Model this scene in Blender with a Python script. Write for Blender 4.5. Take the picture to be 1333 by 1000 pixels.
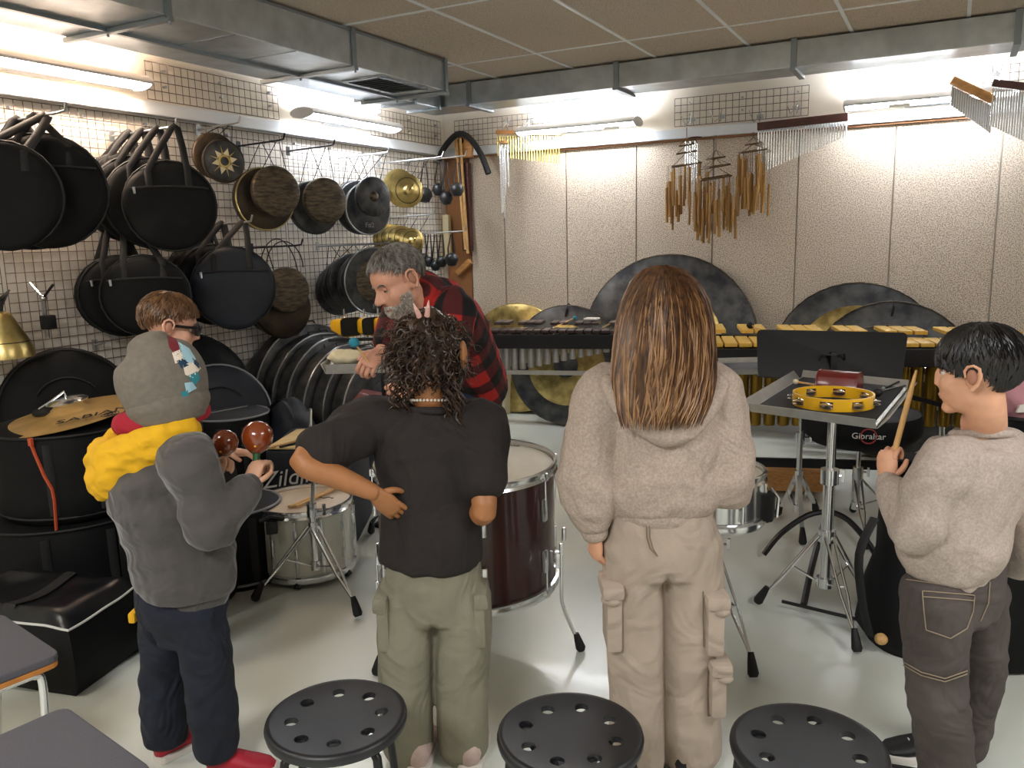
import bpy, bmesh, math, random
import numpy as np
from mathutils import Vector, Matrix, noise
random.seed(7)
for o in list(bpy.data.objects): bpy.data.objects.remove(o)
SC = bpy.context.scene
COL = SC.collection
PI = math.pi

# ------------------------------------------------------------------ camera
FPX, CW, CH, EYE = 1060.0, 1333.0, 1000.0, 1.55
CR = Vector((0.8830, 0.4687, -0.0241)); CD = Vector((0.0616, -0.1664, -0.9841)); CF = Vector((-0.4653, 0.8675, -0.1758))
CF.normalize(); CR = (CR - CF*CR.dot(CF)).normalized(); CD = CF.cross(CR)
cam_data = bpy.data.cameras.new('camera'); cam = bpy.data.objects.new('camera', cam_data); COL.objects.link(cam)
cam.matrix_world = Matrix(((CR.x, -CD.x, -CF.x, 0), (CR.y, -CD.y, -CF.y, 0), (CR.z, -CD.z, -CF.z, EYE), (0, 0, 0, 1)))
cam_data.sensor_fit = 'HORIZONTAL'; cam_data.sensor_width = 36; cam_data.lens = FPX/CW*36; cam_data.clip_start = .05
SC.camera = cam

# ------------------------------------------------------------------ world, exposure, room lamps
SC.view_settings.view_transform = 'Standard'; SC.view_settings.look = 'None'
SC.view_settings.gamma = 1.0; SC.view_settings.use_curve_mapping = False
SC.view_settings.exposure = 0.38
world = bpy.data.worlds.new('world'); SC.world = world; world.use_nodes = True
world.node_tree.nodes['Background'].inputs[0].default_value = (.9, .95, 1, 1)
world.node_tree.nodes['Background'].inputs[1].default_value = .05

def area(name, loc, rot, sx, sy, power, col):
    l = bpy.data.lights.new(name, 'AREA'); l.shape = 'RECTANGLE'; l.size = sx; l.size_y = sy; l.energy = power; l.color = col
    o = bpy.data.objects.new(name, l); COL.objects.link(o); o.location = loc; o.rotation_euler = rot
    return o
# ceiling troffers of the room behind and above the viewer
area('ceiling_lamp_rear', (-.9, -.9, 2.66), (0, 0, 0), 1.2, .6, 70, (.97, .98, 1))
area('ceiling_lamp_rear_left', (-3.0, .3, 2.66), (0, 0, 0), 1.2, .6, 34, (1, .92, .82))
area('ceiling_lamp_right', (1.6, 1.6, 2.66), (0, 0, 0), .6, 1.2, 44, (.98, .98, 1))

TUBE_POWER = 76

# ------------------------------------------------------------------ pixel helpers (1333 x 1000 frame -> a point in the room)
HF = Vector((CF.x, CF.y, 0)).normalized(); HR = Vector((HF.y, -HF.x, 0))
O = Vector((0, 0, EYE)); UP = Vector((0, 0, 1))
def ray(x, y): return CF + CR*((x-666.5)/FPX) + CD*((y-500)/FPX)
def atX(x, y, X): d = ray(x, y); return O + d*(X/d.x)
def atY(x, y, Y): d = ray(x, y); return O + d*(Y/d.y)
def atZ(x, y, Z): d = ray(x, y); return O + d*((Z-EYE)/d.z)
def atH(x, y, hd): d = ray(x, y); return O + d*(hd/d.dot(HF))
def pxm(p): return FPX/(Vector(p)-O).dot(CF)       # pixels per metre at a point
XL, YB, ZC = -4.14, 6.5, 2.70
def LW(x, y, off=0.): return atX(x, y, XL+off)
def BW(x, y, off=0.): return atY(x, y, YB-off)
V3 = Vector

# ------------------------------------------------------------------ materials
def lin(c):
    if isinstance(c, str): c = [int(c[i:i+2], 16)/255 for i in (0, 2, 4)]
    return tuple((v/12.92 if v <= .04045 else ((v+.055)/1.055)**2.4) for v in c[:3]) + (1,)
def mat(name, col, rough=.6, metal=0., var=0., scale=20., bump=0., bscale=None, col2=None, emit=0., coat=0., sheen=0., stretch=None, detail=4, spec=None, folds=0., ramp=(.35, .65)):
    m = bpy.data.materials.new(name); m.use_nodes = True
    nt = m.node_tree; N = nt.nodes; L = nt.links; b = N['Principled BSDF']
    c = lin(col); b.inputs['Base Color'].default_value = c; b.inputs['Roughness'].default_value = rough; b.inputs['Metallic'].default_value = metal
    if spec is not None: b.inputs['Specular IOR Level'].default_value = spec
    if coat: b.inputs['Coat Weight'].default_value = coat; b.inputs['Coat Roughness'].default_value = .08
    if sheen: b.inputs['Sheen Weight'].default_value = sheen; b.inputs['Sheen Roughness'].default_value = .5
    if emit: b.inputs['Emission Color'].default_value = c; b.inputs['Emission Strength'].default_value = emit
    if var or bump or col2:
        tc = N.new('ShaderNodeTexCoord'); src = tc.outputs['Object']
        if stretch:
            mp = N.new('ShaderNodeMapping'); mp.inputs['Scale'].default_value = stretch; L.new(src, mp.inputs[0]); src = mp.outputs[0]
        n = N.new('ShaderNodeTexNoise'); n.inputs['Scale'].default_value = scale; n.inputs['Detail'].default_value = detail
        L.new(src, n.inputs['Vector'])
        if var or col2:
            r = N.new('ShaderNodeValToRGB'); e = r.color_ramp.elements
            e[0].position, e[1].position = ramp
            if col2: e[0].color = c; e[1].color = lin(col2)
            else:
                e[0].color = tuple(v*(1-var) for v in c[:3])+(1,); e[1].color = tuple(min(1, v*(1+var)) for v in c[:3])+(1,)
            L.new(n.outputs['Fac'], r.inputs[0]); L.new(r.outputs[0], b.inputs['Base Color'])
        if bump:
            bp = N.new('ShaderNodeBump'); bp.inputs['Strength'].default_value = bump; bp.inputs['Distance'].default_value = .004
            h = n
            if bscale:
                h = N.new('ShaderNodeTexNoise'); h.inputs['Scale'].default_value = bscale; h.inputs['Detail'].default_value = 3; L.new(src, h.inputs['Vector'])
            L.new(h.outputs['Fac'], bp.inputs['Height']); L.new(bp.outputs[0], b.inputs['Normal'])
            if folds:       # soft cloth creases
                fn_ = N.new('ShaderNodeTexNoise'); fn_.inputs['Scale'].default_value = 5.5; fn_.inputs['Detail'].default_value = 2; fn_.inputs['Distortion'].default_value = 1.6; L.new(src, fn_.inputs['Vector'])
                b2 = N.new('ShaderNodeBump'); b2.inputs['Strength'].default_value = folds; b2.inputs['Distance'].default_value = .05; L.new(fn_.outputs['Fac'], b2.inputs['Height']); L.new(b2.outputs[0], bp.inputs['Normal'])
    return m
M = dict(
    floor=mat('floor_vinyl', 'd4d8cf', .24, var=.05, scale=1.2, bump=.12, bscale=170, coat=.12),
    paint=mat('wall_paint', 'e6dfd3', .7, var=.02, scale=3, bump=.25, bscale=160),
    trunk=mat('trunking', 'd6dbe0', .4),
    woodtrim=mat('wood_trim', '8a5c34', .5, var=.2, scale=12, stretch=(3, 3, 40)),
    board=mat('wood_wool_board', 'ddcfbd', .95, col2='9c8b79', scale=135, bump=1., detail=3, ramp=(.44, .60)),
    ctile=mat('ceiling_board', 'd2c5b5', .95, col2='a39484', scale=150, bump=.8, detail=2, ramp=(.5, .68)),
    tbar=mat('ceiling_bar', 'eef1f4', .4),
    galv=mat('galvanised_steel', 'c6ced4', .3, metal=.8, var=.12, scale=9, bump=.12, bscale=6),
    galvd=mat('galvanised_rail', '939ca3', .4, metal=.8),
    wire=mat('grid_wire', '5d4f47', .55, metal=.2),
    lampbody=mat('lamp_body', 'bdbdbd', .45),
    tube=mat('lamp_tube', 'f4f8ff', .3, emit=TUBE_POWER),
    chrome=mat('chrome', 'e6e8ea', .18, metal=.95),
    steel=mat('brushed_steel', 'aeb0b2', .32, metal=.9, var=.08, scale=40),
    alu=mat('aluminium', 'b9b8b4', .42, metal=.7, var=.06, scale=30),
    blackm=mat('black_metal', '121214', .38, metal=.2),
    rubber=mat('black_rubber', '0d0d0e', .65),
    blackp=mat('black_plastic', '17181b', .42, var=.05, scale=60, bump=.05, bscale=300),
    nylon=mat('black_nylon', '090a0c', .7, spec=.25, var=.25, scale=7, bump=.35, bscale=26),
    nylon2=mat('blue_black_nylon', '1a1f2a', .62, var=.25, scale=7, bump=.4, bscale=22),
    strap=mat('dark_strap', '141415', .7, var=.2, scale=30),
    piping=mat('white_piping', 'cfcfca', .6),
    zipr=mat('orange_zip', 'c4502c', .6),
    bronze=mat('dark_bronze', '2f3034', .42, metal=.6, col2='5a5a59', scale=9, bump=.55, bscale=42),
    bronzeb=mat('brown_bronze', '4a3d2e', .45, metal=.55, col2='2a2521', scale=8, bump=.5, bscale=45),
    bronzew=mat('hatched_bronze', '3a332c', .42, metal=.6, col2='6a5d49', scale=18, bump=.6, bscale=60, stretch=(1, 1, 4)),
    gold=mat('hammered_gold', 'c9b274', .3, metal=.9, col2='8d7a48', scale=14, bump=.5, bscale=30),
    brass=mat('brass', 'cdb878', .3, metal=.9, var=.2, scale=14, bump=.2, bscale=40),
    cymb=mat('cymbal_bronze', 'd0a968', .36, metal=.4, var=.18, scale=9, bump=.3, bscale=40),
    chimeg=mat('gold_chime', 'd9c673', .28, metal=.8),
    bamboo=mat('bamboo', 'b98d45', .45, col2='8a6128', scale=24, stretch=(1, 1, .12)),
    bamboodk=mat('dark_rattan', '5a4327', .6, var=.2, scale=30),
    rosew=mat('rosewood', '3d2220', .35, col2='241313', scale=24, stretch=(.4, 4, 4), coat=.3),
    darkwood=mat('dark_wood', '4a261e', .45, var=.25, scale=18, stretch=(1, 6, 6)),
    lightwood=mat('light_wood', 'b9854a', .5, var=.18, scale=18, stretch=(.5, 6, 6)),
    stick=mat('stick_wood', 'cfa468', .5, var=.12, scale=30),
    ybar=mat('yellow_bar', 'd9ae49', .42, var=.1, scale=20, stretch=(6, .6, 6), coat=.2),
    goldres=mat('gold_resonator', '9a7a2a', .3, metal=.75, var=.12, scale=3),
    cardboard=mat('cardboard', 'a58a5f', .85, var=.08, scale=6),
    creambox=mat('cream_box', 'cfc09a', .8, var=.06, scale=5),
    mahog=mat('mahogany_shell', '4a1712', .3, col2='2c0b0a', scale=10, stretch=(5, 5, .35), coat=.6),
    head=mat('drum_head', 'e3dccb', .55, var=.06, scale=7),
    headm=mat('drum_head_clear', 'cdbda6', .4, var=.12, scale=5),
    whitesh=mat('white_shell', 'dcdccf', .3, coat=.5, var=.02),
    yellow=mat('yellow_plastic', 'f0b91c', .35, coat=.3),
    redblock=mat('dark_red_block', '6e1f1c', .35, coat=.4, var=.1),
    jingle=mat('jingle', 'd8d4cc', .2, metal=1.),
    mapwood=mat('maraca_wood', '8a3d14', .2, col2='6a2a0e', scale=5, coat=.9),
    green=mat('green_paint', '2d5a3a', .4),
    teal=mat('teal_yarn', '2f8fa6', .9),
    paper=mat('paper', 'e9e6dc', .8),
    pink=mat('pink_cloth', 'c98f98', .8),
    cream=mat('cream_cloth', 'd9cfae', .9, bump=.4, bscale=60),
    creamtop=mat('cream_top', 'd8bd84', .6, var=.1, scale=9),
    cabinet=mat('cabinet_beige', 'c9bca8', .5),
    ply=mat('plywood', 'b3732f', .5, var=.15, scale=14),
    pad=mat('grey_seat_pad', '4d4c52', .85, var=.1, scale=260, bump=.2),
    inkd=mat('ink', '221c16', .7), inkw=mat('white_ink', 'dcdcd6', .6), inkr=mat('red_ink', '8e2a2a', .6), inkg=mat('grey_ink', '8b8c90', .6),
    dark=mat('opening_black', '050505', .8),
)

# ------------------------------------------------------------------ object helpers
WL = {}
def link(name, me): o = bpy.data.objects.new(name, me); COL.objects.link(o); return o
def tag(o, label, cat, group=None):
    o['label'] = label; o['category'] = cat
    if group: o['group'] = group
    return o
def thing(name, label, cat, loc, group=None):
    o = link(name, None); o.empty_display_size = .1; o.location = loc; WL[o] = V3(loc)
    return tag(o, label, cat, group)
def perp(a):
    a = V3(a).normalized(); r = V3((0, 0, 1)) if abs(a.z) < .9 else V3((1, 0, 0))
    u = r.cross(a).normalized(); return u, a.cross(u)
class MB:
    def __init__(s): s.v = []; s.f = []
    def add(s, vs, fs):
        n = len(s.v); s.v += [tuple(q) for q in vs]; s.f += [tuple(n+i for i in f) for f in fs]; return s
    def box(s, c, size, ax=None):
        c = V3(c); X, Y, Z = ax if ax else (V3((1, 0, 0)), V3((0, 1, 0)), V3((0, 0, 1)))
        a, b, d = [q/2 for q in size]
        vs = [c+X*(i*a)+Y*(j*b)+Z*(k*d) for k in (-1, 1) for j in (-1, 1) for i in (-1, 1)]
        return s.add(vs, [(0, 2, 3, 1), (4, 5, 7, 6), (0, 1, 5, 4), (2, 6, 7, 3), (0, 4, 6, 2), (1, 3, 7, 5)])
    def bar(s, p, q, w, h, up=UP):   # rectangular bar from p to q
        p, q = V3(p), V3(q); d = (q-p); l = d.length; d.normalize(); sd = d.cross(up)
        if sd.length < 1e-4: sd = V3((1, 0, 0))
        sd.normalize(); u = sd.cross(d)
        return s.box((p+q)/2, (l, w, h), (d, sd, u))
    def tube(s, pts, r, seg=8, closed=False, cap=True, flat=1., ref=None):
        P = [V3(p) for p in pts]; n = len(P); R = r if isinstance(r, (list, tuple)) else [r]*n
        T = []
        for i in range(n):
            a = P[(i-1) % n] if (closed or i) else P[0]; b = P[(i+1) % n] if (closed or i < n-1) else P[-1]
            T.append((b-a).normalized() if (b-a).length > 1e-9 else V3((0, 0, 1)))
        if ref is not None: u = V3(ref); u = (u-T[0]*u.dot(T[0])).normalized()
        else: u, _ = perp(T[0])
        rings = []; B = len(s.v)
        for i in range(n):
            u = (u - T[i]*u.dot(T[i]))
            u = u.normalized() if u.length > 1e-6 else perp(T[i])[0]
            w = T[i].cross(u)
            for k in range(seg):
                a = 2*PI*k/seg; s.v.append(tuple(P[i]+u*(R[i]*math.cos(a))+w*(R[i]*flat*math.sin(a))))
        m = n if closed else n-1
        for i in range(m):
            j = (i+1) % n
            for k in range(seg):
                k2 = (k+1) % seg; s.f.append((B+i*seg+k, B+i*seg+k2, B+j*seg+k2, B+j*seg+k))
        if cap and not closed:
            s.f.append(tuple(B+k for k in reversed(range(seg)))); s.f.append(tuple(B+(n-1)*seg+k for k in range(seg)))
        return s
    def cyl(s, p, q, r, r2=None, seg=12): return s.tube([p, q], [r, r if r2 is None else r2], seg)
    def lathe(s, prof, c, axis=(0, 0, 1), seg=32, a0=0., a1=2*PI, u=None):  # prof [(r, h)] along axis
        c = V3(c); ax = V3(axis).normalized()
        if u is None: u, w = perp(ax)
        else: u = V3(u); u = (u-ax*u.dot(ax)).normalized(); w = ax.cross(u)
        B = len(s.v); full = abs(a1-a0-2*PI) < 1e-6; ns = seg if full else seg+1; idx = []
        for r, h in prof:
            if r < 1e-6: s.v.append(tuple(c+ax*h)); idx.append([len(s.v)-1]*ns)
            else:
                row = []
                for k in range(ns):
                    a = a0+(a1-a0)*k/seg; s.v.append(tuple(c+ax*h+u*(r*math.cos(a))+w*(r*math.sin(a)))); row.append(len(s.v)-1)
                idx.append(row)
        for i in range(len(prof)-1):
            for k in range(seg):
                k2 = (k+1) % ns; q = [idx[i][k], idx[i][k2], idx[i+1][k2], idx[i+1][k]]
                f = []
                for t in q:
                    if t not in f: f.append(t)
                if len(f) > 2: s.f.append(tuple(f))
        return s
    def ball(s, c, r, seg=16, rings=10, ax=None):
        rx, ry, rz = r if isinstance(r, (tuple, list)) else (r, r, r)
        X, Y, Z = ax if ax else (V3((1, 0, 0)), V3((0, 1, 0)), V3((0, 0, 1))); c = V3(c)
        vs = [c-Z*rz]; fs = []
        for i in range(1, rings):
            t = -PI/2+PI*i/rings
            for k in range(seg):
                a = 2*PI*k/seg; vs.append(c+X*(rx*math.cos(t)*math.cos(a))+Y*(ry*math.cos(t)*math.sin(a))+Z*(rz*math.sin(t)))
        vs.append(c+Z*rz); top = len(vs)-1
        for k in range(seg):
            k2 = (k+1) % seg; fs.append((0, 1+k2, 1+k)); b = 1+(rings-2)*seg; fs.append((b+k, b+k2, top))
            for i in range(rings-2): fs.append((1+i*seg+k, 1+i*seg+k2, 1+(i+1)*seg+k2, 1+(i+1)*seg+k))
        return s.add(vs, fs)
    def prism(s, pts, d):     # polygon swept by vector d
        P = [V3(p) for p in pts]; n = len(P); d = V3(d)
        return s.add(P+[p+d for p in P], [tuple(reversed(range(n))), tuple(range(n, 2*n))]+[(i, (i+1) % n, n+(i+1) % n, n+i) for i in range(n)])
    def mesh(s, name, shift=V3()):
        me = bpy.data.meshes.new(name); me.from_pydata([(x-shift.x, y-shift.y, z-shift.z) for x, y, z in s.v], [], s.f)
        bm = bmesh.new(); bm.from_mesh(me); bmesh.ops.recalc_face_normals(bm, faces=bm.faces); bm.to_mesh(me); bm.free(); return me
    def build(s, name, m, parent=None, smooth=38, bevel=0, kind=None):
        if parent is not None: sh = WL[parent]
        else:
            A = np.array(s.v); sh = V3(((A[:, 0].min()+A[:, 0].max())/2, (A[:, 1].min()+A[:, 1].max())/2, A[:, 2].min()))
        me = s.mesh(name, sh)
        if bevel:
            bm = bmesh.new(); bm.from_mesh(me); bmesh.ops.remove_doubles(bm, verts=bm.verts, dist=1e-5)
            es = [e for e in bm.edges if len(e.link_faces) == 2 and e.calc_face_angle() > .6]
            bmesh.ops.bevel(bm, geom=es, offset=bevel, segments=2, affect='EDGES', profile=.6); bm.to_mesh(me); bm.free()
        return finish(name, me, m, parent, sh, smooth, kind)
def finish(name, me, m, parent, sh, smooth=38, kind=None):
    me.materials.append(M[m] if isinstance(m, str) else m)
    o = link(name, me)
    if smooth: me.shade_smooth(); me.set_sharp_from_angle(angle=math.radians(smooth))
    if parent is not None: o.parent = parent
    else: o.location = sh
    WL[o] = V3(sh)
    if kind: o['kind'] = kind
    return o
def struct(o): o['kind'] = 'structure'; return o
def text(name, body, c, xdir, ydir, size, m, parent, ext=.0006, shear=0.):
    cu = bpy.data.curves.new(name, 'FONT'); cu.body = body; cu.size = size; cu.extrude = ext; cu.align_x = 'CENTER'; cu.align_y = 'CENTER'; cu.shear = shear; cu.resolution_u = 3
    t = link(name, cu); bpy.context.view_layer.update()
    me = bpy.data.meshes.new_from_object(t); bpy.data.objects.remove(t)
    x = V3(xdir).normalized(); y = V3(ydir); y = (y-x*y.dot(x)).normalized(); z = x.cross(y); sh = WL[parent]; c = V3(c)-sh
    for v in me.vertices: q = v.co.copy(); v.co = c+x*q.x+y*q.y+z*q.z
    return finish(name, me, m, parent, sh, 0)
def arc(c, u, w, r, a0, a1, n=12, r2=None):
    return [V3(c)+V3(u)*(r*math.cos(a0+(a1-a0)*i/n))+V3(w)*((r2 or r)*math.sin(a0+(a1-a0)*i/n)) for i in range(n+1)]
def crom(P, k=4):            # Catmull-Rom resampling of points (any tuples)
    P = [np.array(p, float) for p in P]; out = []
    for i in range(len(P)-1):
        a = P[max(i-1, 0)]; b = P[i]; c = P[i+1]; d = P[min(i+2, len(P)-1)]
        for j in range(k):
            t = j/k; out.append(.5*((2*b)+(c-a)*t+(2*a-5*b+4*c-d)*t*t+(3*b-3*c+d-a)*t**3))
    out.append(P[-1]); return out
# ================================================================== the room
XR, YF = 3.2, -3.2
struct(MB().box(((XL+XR)/2, (YF+YB)/2, -.05), (XR-XL+.6, YB-YF+.6, .1)).build('floor', 'floor', smooth=0))
struct(MB().box((XL-.06, (YF+YB)/2, ZC/2), (.12, YB-YF+.4, ZC)).build('wall_left', 'paint', smooth=0))
wall_back = struct(MB().box(((XL+XR)/2, YB+.09, ZC/2), (XR-XL, .13, ZC)).build('wall_back', 'paint', smooth=0))
struct(MB().box((XR+.06, (YF+YB)/2, ZC/2), (.12, YB-YF+.4, ZC)).build('wall_right', 'paint', smooth=0))
struct(MB().box(((XL+XR)/2, YF-.06, ZC/2), (XR-XL, .12, ZC)).build('wall_front', 'paint', smooth=0))
ceil = struct(MB().box(((XL+XR)/2, (YF+YB)/2, ZC+.08), (XR-XL+.3, YB-YF+.3, .06)).build('ceiling', 'paint', smooth=0))
# ceiling boards in their hanging grid; boards sit a little above the bars
gx = [.01+.6*i for i in range(-7, 6)]; gy = [4.9+1.2*j for j in range(-6, 3)]
XX = [XL]+[x for x in gx if XL+.05 < x < XR]+[XR]; YY = [YF]+[y for y in gy if YF+.05 < y < YB-.05]+[YB]
for i in range(len(XX)-1):
    for j in range(len(YY)-1):
        if YY[j+1] < -1.2: continue
        w, d = XX[i+1]-XX[i]-.012, YY[j+1]-YY[j]-.012
        MB().box(((XX[i]+XX[i+1])/2, (YY[j]+YY[j+1])/2, ZC+.012+random.uniform(0, .003)), (w, d, .022)).build('ceiling_tile', 'ctile', ceil, smooth=0)
for x in XX[1:-1]: MB().box((x, (YF+YB)/2, ZC), (.02, YB-YF, .006)).build('grid_bar', 'tbar', ceil, smooth=0)
for y in YY[1:-1]: MB().box(((XL+XR)/2, y, ZC+.0015), (XR-XL, .02, .005)).build('grid_bar', 'tbar', ceil, smooth=0)
# wood-wool boards on the back wall
px_ = [BW(613, 300).x, -3.523, -2.916, -2.291, -1.664, -1.032, -.385, .262, .90, 1.53, 2.16, 2.8, 3.2]
for a, b in zip(px_[:-1], px_[1:]):
    MB().box(((a+b)/2, YB+.012+random.uniform(0, .002), 1.14), (b-a-.012, .024, 2.26)).build('acoustic_board', 'board', wall_back, smooth=0)
MB().box(((px_[0]+XL)/2+.001, YB+.016, 1.14), (px_[0]-XL-.01, .02, 2.26)).build('corner_board', 'woodtrim', wall_back, smooth=0)
struct(MB().box(((XL+XR)/2, YB, 2.279), (XR-XL, .05, .014)).build('trim_1', 'woodtrim', smooth=0))
struct(MB().box(((XL+XR)/2, YB-.01, 2.325), (XR-XL, .07, .075)).build('trim_2', 'trunk', smooth=0, bevel=.005))
struct(MB().box((XL+.03, (YF+YB)/2-.03, 2.335), (.06, YB-YF-.06, .075)).build('trim_3', 'trunk', smooth=0, bevel=.005))
struct(MB().box((XL+.012, (YF+YB)/2, .05), (.024, YB-YF, .1)).build('baseboard_left', 'trunk', smooth=0))
struct(MB().box(((XL+XR)/2, YB-.012, .05), (XR-XL, .024, .1)).build('baseboard_back', 'trunk', smooth=0))

# ------------------------------------------------------------------ wire grids
def grid(label, axis, u0, u1, z0, z1, pitch=.05, group=None):
    pos = (lambda u, z, o: V3((XL+.012+o, u, z))) if axis == 'X' else (lambda u, z, o: V3((u, YB-.012-o, z)))
    t = thing('wire_grid_panel', label, 'wire grid', pos((u0+u1)/2, z0, 0), group)
    a = MB(); n = max(1, round((u1-u0)/pitch))
    for i in range(n+1): u = u0+(u1-u0)*i/n; a.tube([pos(u, z0, .006), pos(u, z1, .006)], .0024, 4)
    a.build('vertical_wires', 'wire', t, kind='stuff')
    a = MB(); n = max(1, round((z1-z0)/pitch))
    for i in range(n+1): z = z0+(z1-z0)*i/n; a.tube([pos(u0, z, .002), pos(u1, z, .002)], .0024, 4)
    a.build('horizontal_wires', 'wire', t, kind='stuff')
    for u in (u0+.1, (u0+u1)/2, u1-.1):
        for z in (z0+.06, z1-.06): MB().cyl(pos(u+.025, z+.02, -.008), pos(u+.025, z+.02, .016), .008, seg=8).build('wall_clip', 'steel', t)
    return t
names = ['tall wire grid on the left wall behind the leftmost hanging bags', 'tall wire grid on the left wall behind the four stacked round bags',
         'tall wire grid on the left wall behind the emblem gongs and the hooped drums', 'tall wire grid on the left wall behind the row of dark gongs', 'tall wire grid on the left wall nearest the corner, behind black shakers']
for k, (a, b) in enumerate([(1.4, 2.4), (2.4, 3.4), (3.4, 4.4), (4.4, 5.4), (5.4, 6.42)]):
    grid(names[k], 'X', a+.012, b-.012, .15, 2.285)
grid('small wire grid high on left wall between the two wall lamps', 'X', 3.35, 4.40, 2.392, 2.60)
grid('small wire grid high on left wall beside the corner', 'X', 5.42, 6.44, 2.39, 2.60)
grid('small wire grid high on back wall beside the corner, above yellow chimes', 'Y', -4.0, -3.02, 2.37, 2.60)
grid('small wire grid high on back wall above the bamboo chimes', 'Y', -1.973, -.976, 2.383, 2.593)
grid('small wire grid high on back wall at the right edge', 'Y', .074, 1.07, 2.383, 2.593)

# ------------------------------------------------------------------ wall lamps
M['tubew'] = mat('lamp_tube_warm', 'ffe6cf', .3, emit=TUBE_POWER*1.15); M['tubec'] = mat('lamp_tube_cool', 'f1f7ff', .3, emit=TUBE_POWER)
def lamp(label, c, along, out, L, m, power, col):
    c = V3(c); al = V3(along); ou = V3(out)
    t = thing('wall_lamp', label, 'lamp', c-ou*.14, 'slim wall lamps')
    def lens(w, h, n=10): return [ou*(w*math.cos(PI*i/n))+UP*(h*math.sin(PI*i/n)) for i in range(n+1)]+[ou*(-w*math.cos(PI*i/n))+UP*(-h*math.sin(PI*i/n)) for i in range(1, n)]
    for s in (-1, 1):
        MB().prism([c+al*(s*L/2)+q for q in lens(.105, .038)], al*(.012*s)).build('end_cap', 'lampbody', t)
    a = MB()   # curved front shade and slim back spine
    pr = [(.07, .012), (.09, .004), (.102, -.004), (.094, .018), (.078, .034), (.06, .040)]
    prof = [ou*x+UP*z for x, z in [(.100, -.012), (.104, 0), (.096, .018), (.078, .032), (.052, .037), (.052, .034), (.076, .028), (.092, .015), (.099, 0), (.096, -.012)]]
    a.prism([c-al*(L/2)+q for q in prof], al*L)
    a.build('front_shade', 'lampbody', t)
    MB().box(c-ou*.07, (L, .05, .05), (al, ou, UP)).build('back_spine', 'lampbody', t)
    MB().box(c-ou*.118-UP*.0, (.3, .06, .05), (al, ou, UP)).build('wall_bracket', 'lampbody', t)
    MB().cyl(c-al*(L/2-.02)+ou*.03-UP*.012, c+al*(L/2-.02)+ou*.03-UP*.012, .015, seg=14).build('tube', m, t)
    MB().cyl(c-al*(L/2-.02)-ou*.02+UP*.012, c+al*(L/2-.02)-ou*.02+UP*.012, .013, seg=10).build('tube', m, t)
    return t
YA, XA = V3((0, 1, 0)), V3((1, 0, 0))
lamp('slim wall lamp at the left edge above hanging black bags', (XL+.16, 2.68, 2.435), YA, XA, 1.02, 'tubew', 1, 0)
lamp('slim wall lamp on the left wall above the row of gongs', (XL+.16, 4.99, 2.435), YA, XA, 1.02, 'tubec', 1, 0)
lamp('slim wall lamp on the back wall right of the yellow bar chimes', (-2.74, YB-.16, 2.43), XA, -YA, 1.02, 'tubec', 1, 0)
lamp('slim wall lamp on the back wall between dark bar chimes and tilted wooden chimes', (-.19, YB-.16, 2.40), XA, -YA, 1.02, 'tubec', 1, 0)
for n_, x_, y_, z_, in (('note', -2.4, YB-.272, 2.385), ('note', -.36, YB-.272, 2.362)):
    tag(MB().box((x_, y_, z_), (.13, .002, .022)).build('paper_label', 'paper', smooth=0), 'small white paper strip on the back wall lamp ' + ('by yellow chimes' if x_ < -1 else 'by tilted chimes'), 'label')

# ------------------------------------------------------------------ ventilation ducts
dz0, dz1 = 2.50, 2.688
du = thing('ventilation_duct', 'wide galvanised duct hung under the ceiling along the left wall', 'duct', (-3.28, 2.2, dz0))
MB().box((-3.275, 1.85, (dz0+dz1)/2), (.66, 5.7, dz1-dz0)).build('duct_body', 'galv', du, smooth=0, bevel=.004)
for y in (1.3, 2.53, 3.75, 4.68):
    MB().box((-3.275, y, dz0-.012), (.70, .03, .022)).build('support_rail', 'galvd', du, smooth=0, bevel=.003)
    MB().box((-2.937, y, (dz0+dz1)/2), (.012, .03, dz1-dz0+.02)).build('hanger_strap', 'galvd', du, smooth=0)
    for x in (-2.935, -3.33): MB().cyl((x, y, dz0-.035), (x, y, dz0+.0), .006, seg=6).build('bolt', 'galvd', du)
MB().box((-3.33, 2.3, dz0-.008), (.025, 4.75, .016)).build('bottom_seam', 'galvd', du, smooth=0)
MB().box((-2.943, 1.85, dz1-.004), (.012, 5.7, .012)).build('top_flange', 'galvd', du, smooth=0)
for y in (1.0, 1.9, 2.9, 3.3, 4.45): MB().box((-3.14, y, dz0-.002), (.38, .006, .004)).build('bottom_rib', 'galvd', du, smooth=0)
g0, g1 = atZ(480, 108, dz0), atZ(545, 108, dz0)
vt = MB(); gc = V3((-3.12, 4.28, dz0-.004))
for s in (-1, 1):
    vt.box(gc+V3((0, s*.24, 0)), (.26, .022, .012)); vt.box(gc+V3((s*.13, 0, 0)), (.022, .5, .012))
vt.build('grille_frame', 'galvd', du, smooth=0)
MB().box(gc+V3((0, 0, .003)), (.25, .47, .003)).build('grille_opening', 'dark', du, smooth=0)
for k in range(9): MB().box(gc+V3((0, -.2+.05*k, -.002)), (.25, .012, .004), (V3((1, 0, 0)), V3((0, .8, .6)), V3((0, -.6, .8)))).build('grille_slat', 'galvd', du, smooth=0)
d2 = thing('ventilation_duct', 'narrow galvanised duct hung under the ceiling along the back wall', 'duct', (0, 5.565, 2.53))
MB().box((-.26, 5.565, 2.61), (6.9, .31, .155)).build('duct_body', 'galv', d2, smooth=0, bevel=.004)
for x in (-3.2, -2.05, -.91, .25):
    MB().box((x, 5.565, 2.522), (.035, .37, .018)).build('support_rail', 'galvd', d2, smooth=0)
    MB().box((x, 5.403, 2.61), (.035, .012, .175)).build('hanger_strap', 'galvd', d2, smooth=0)
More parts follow.
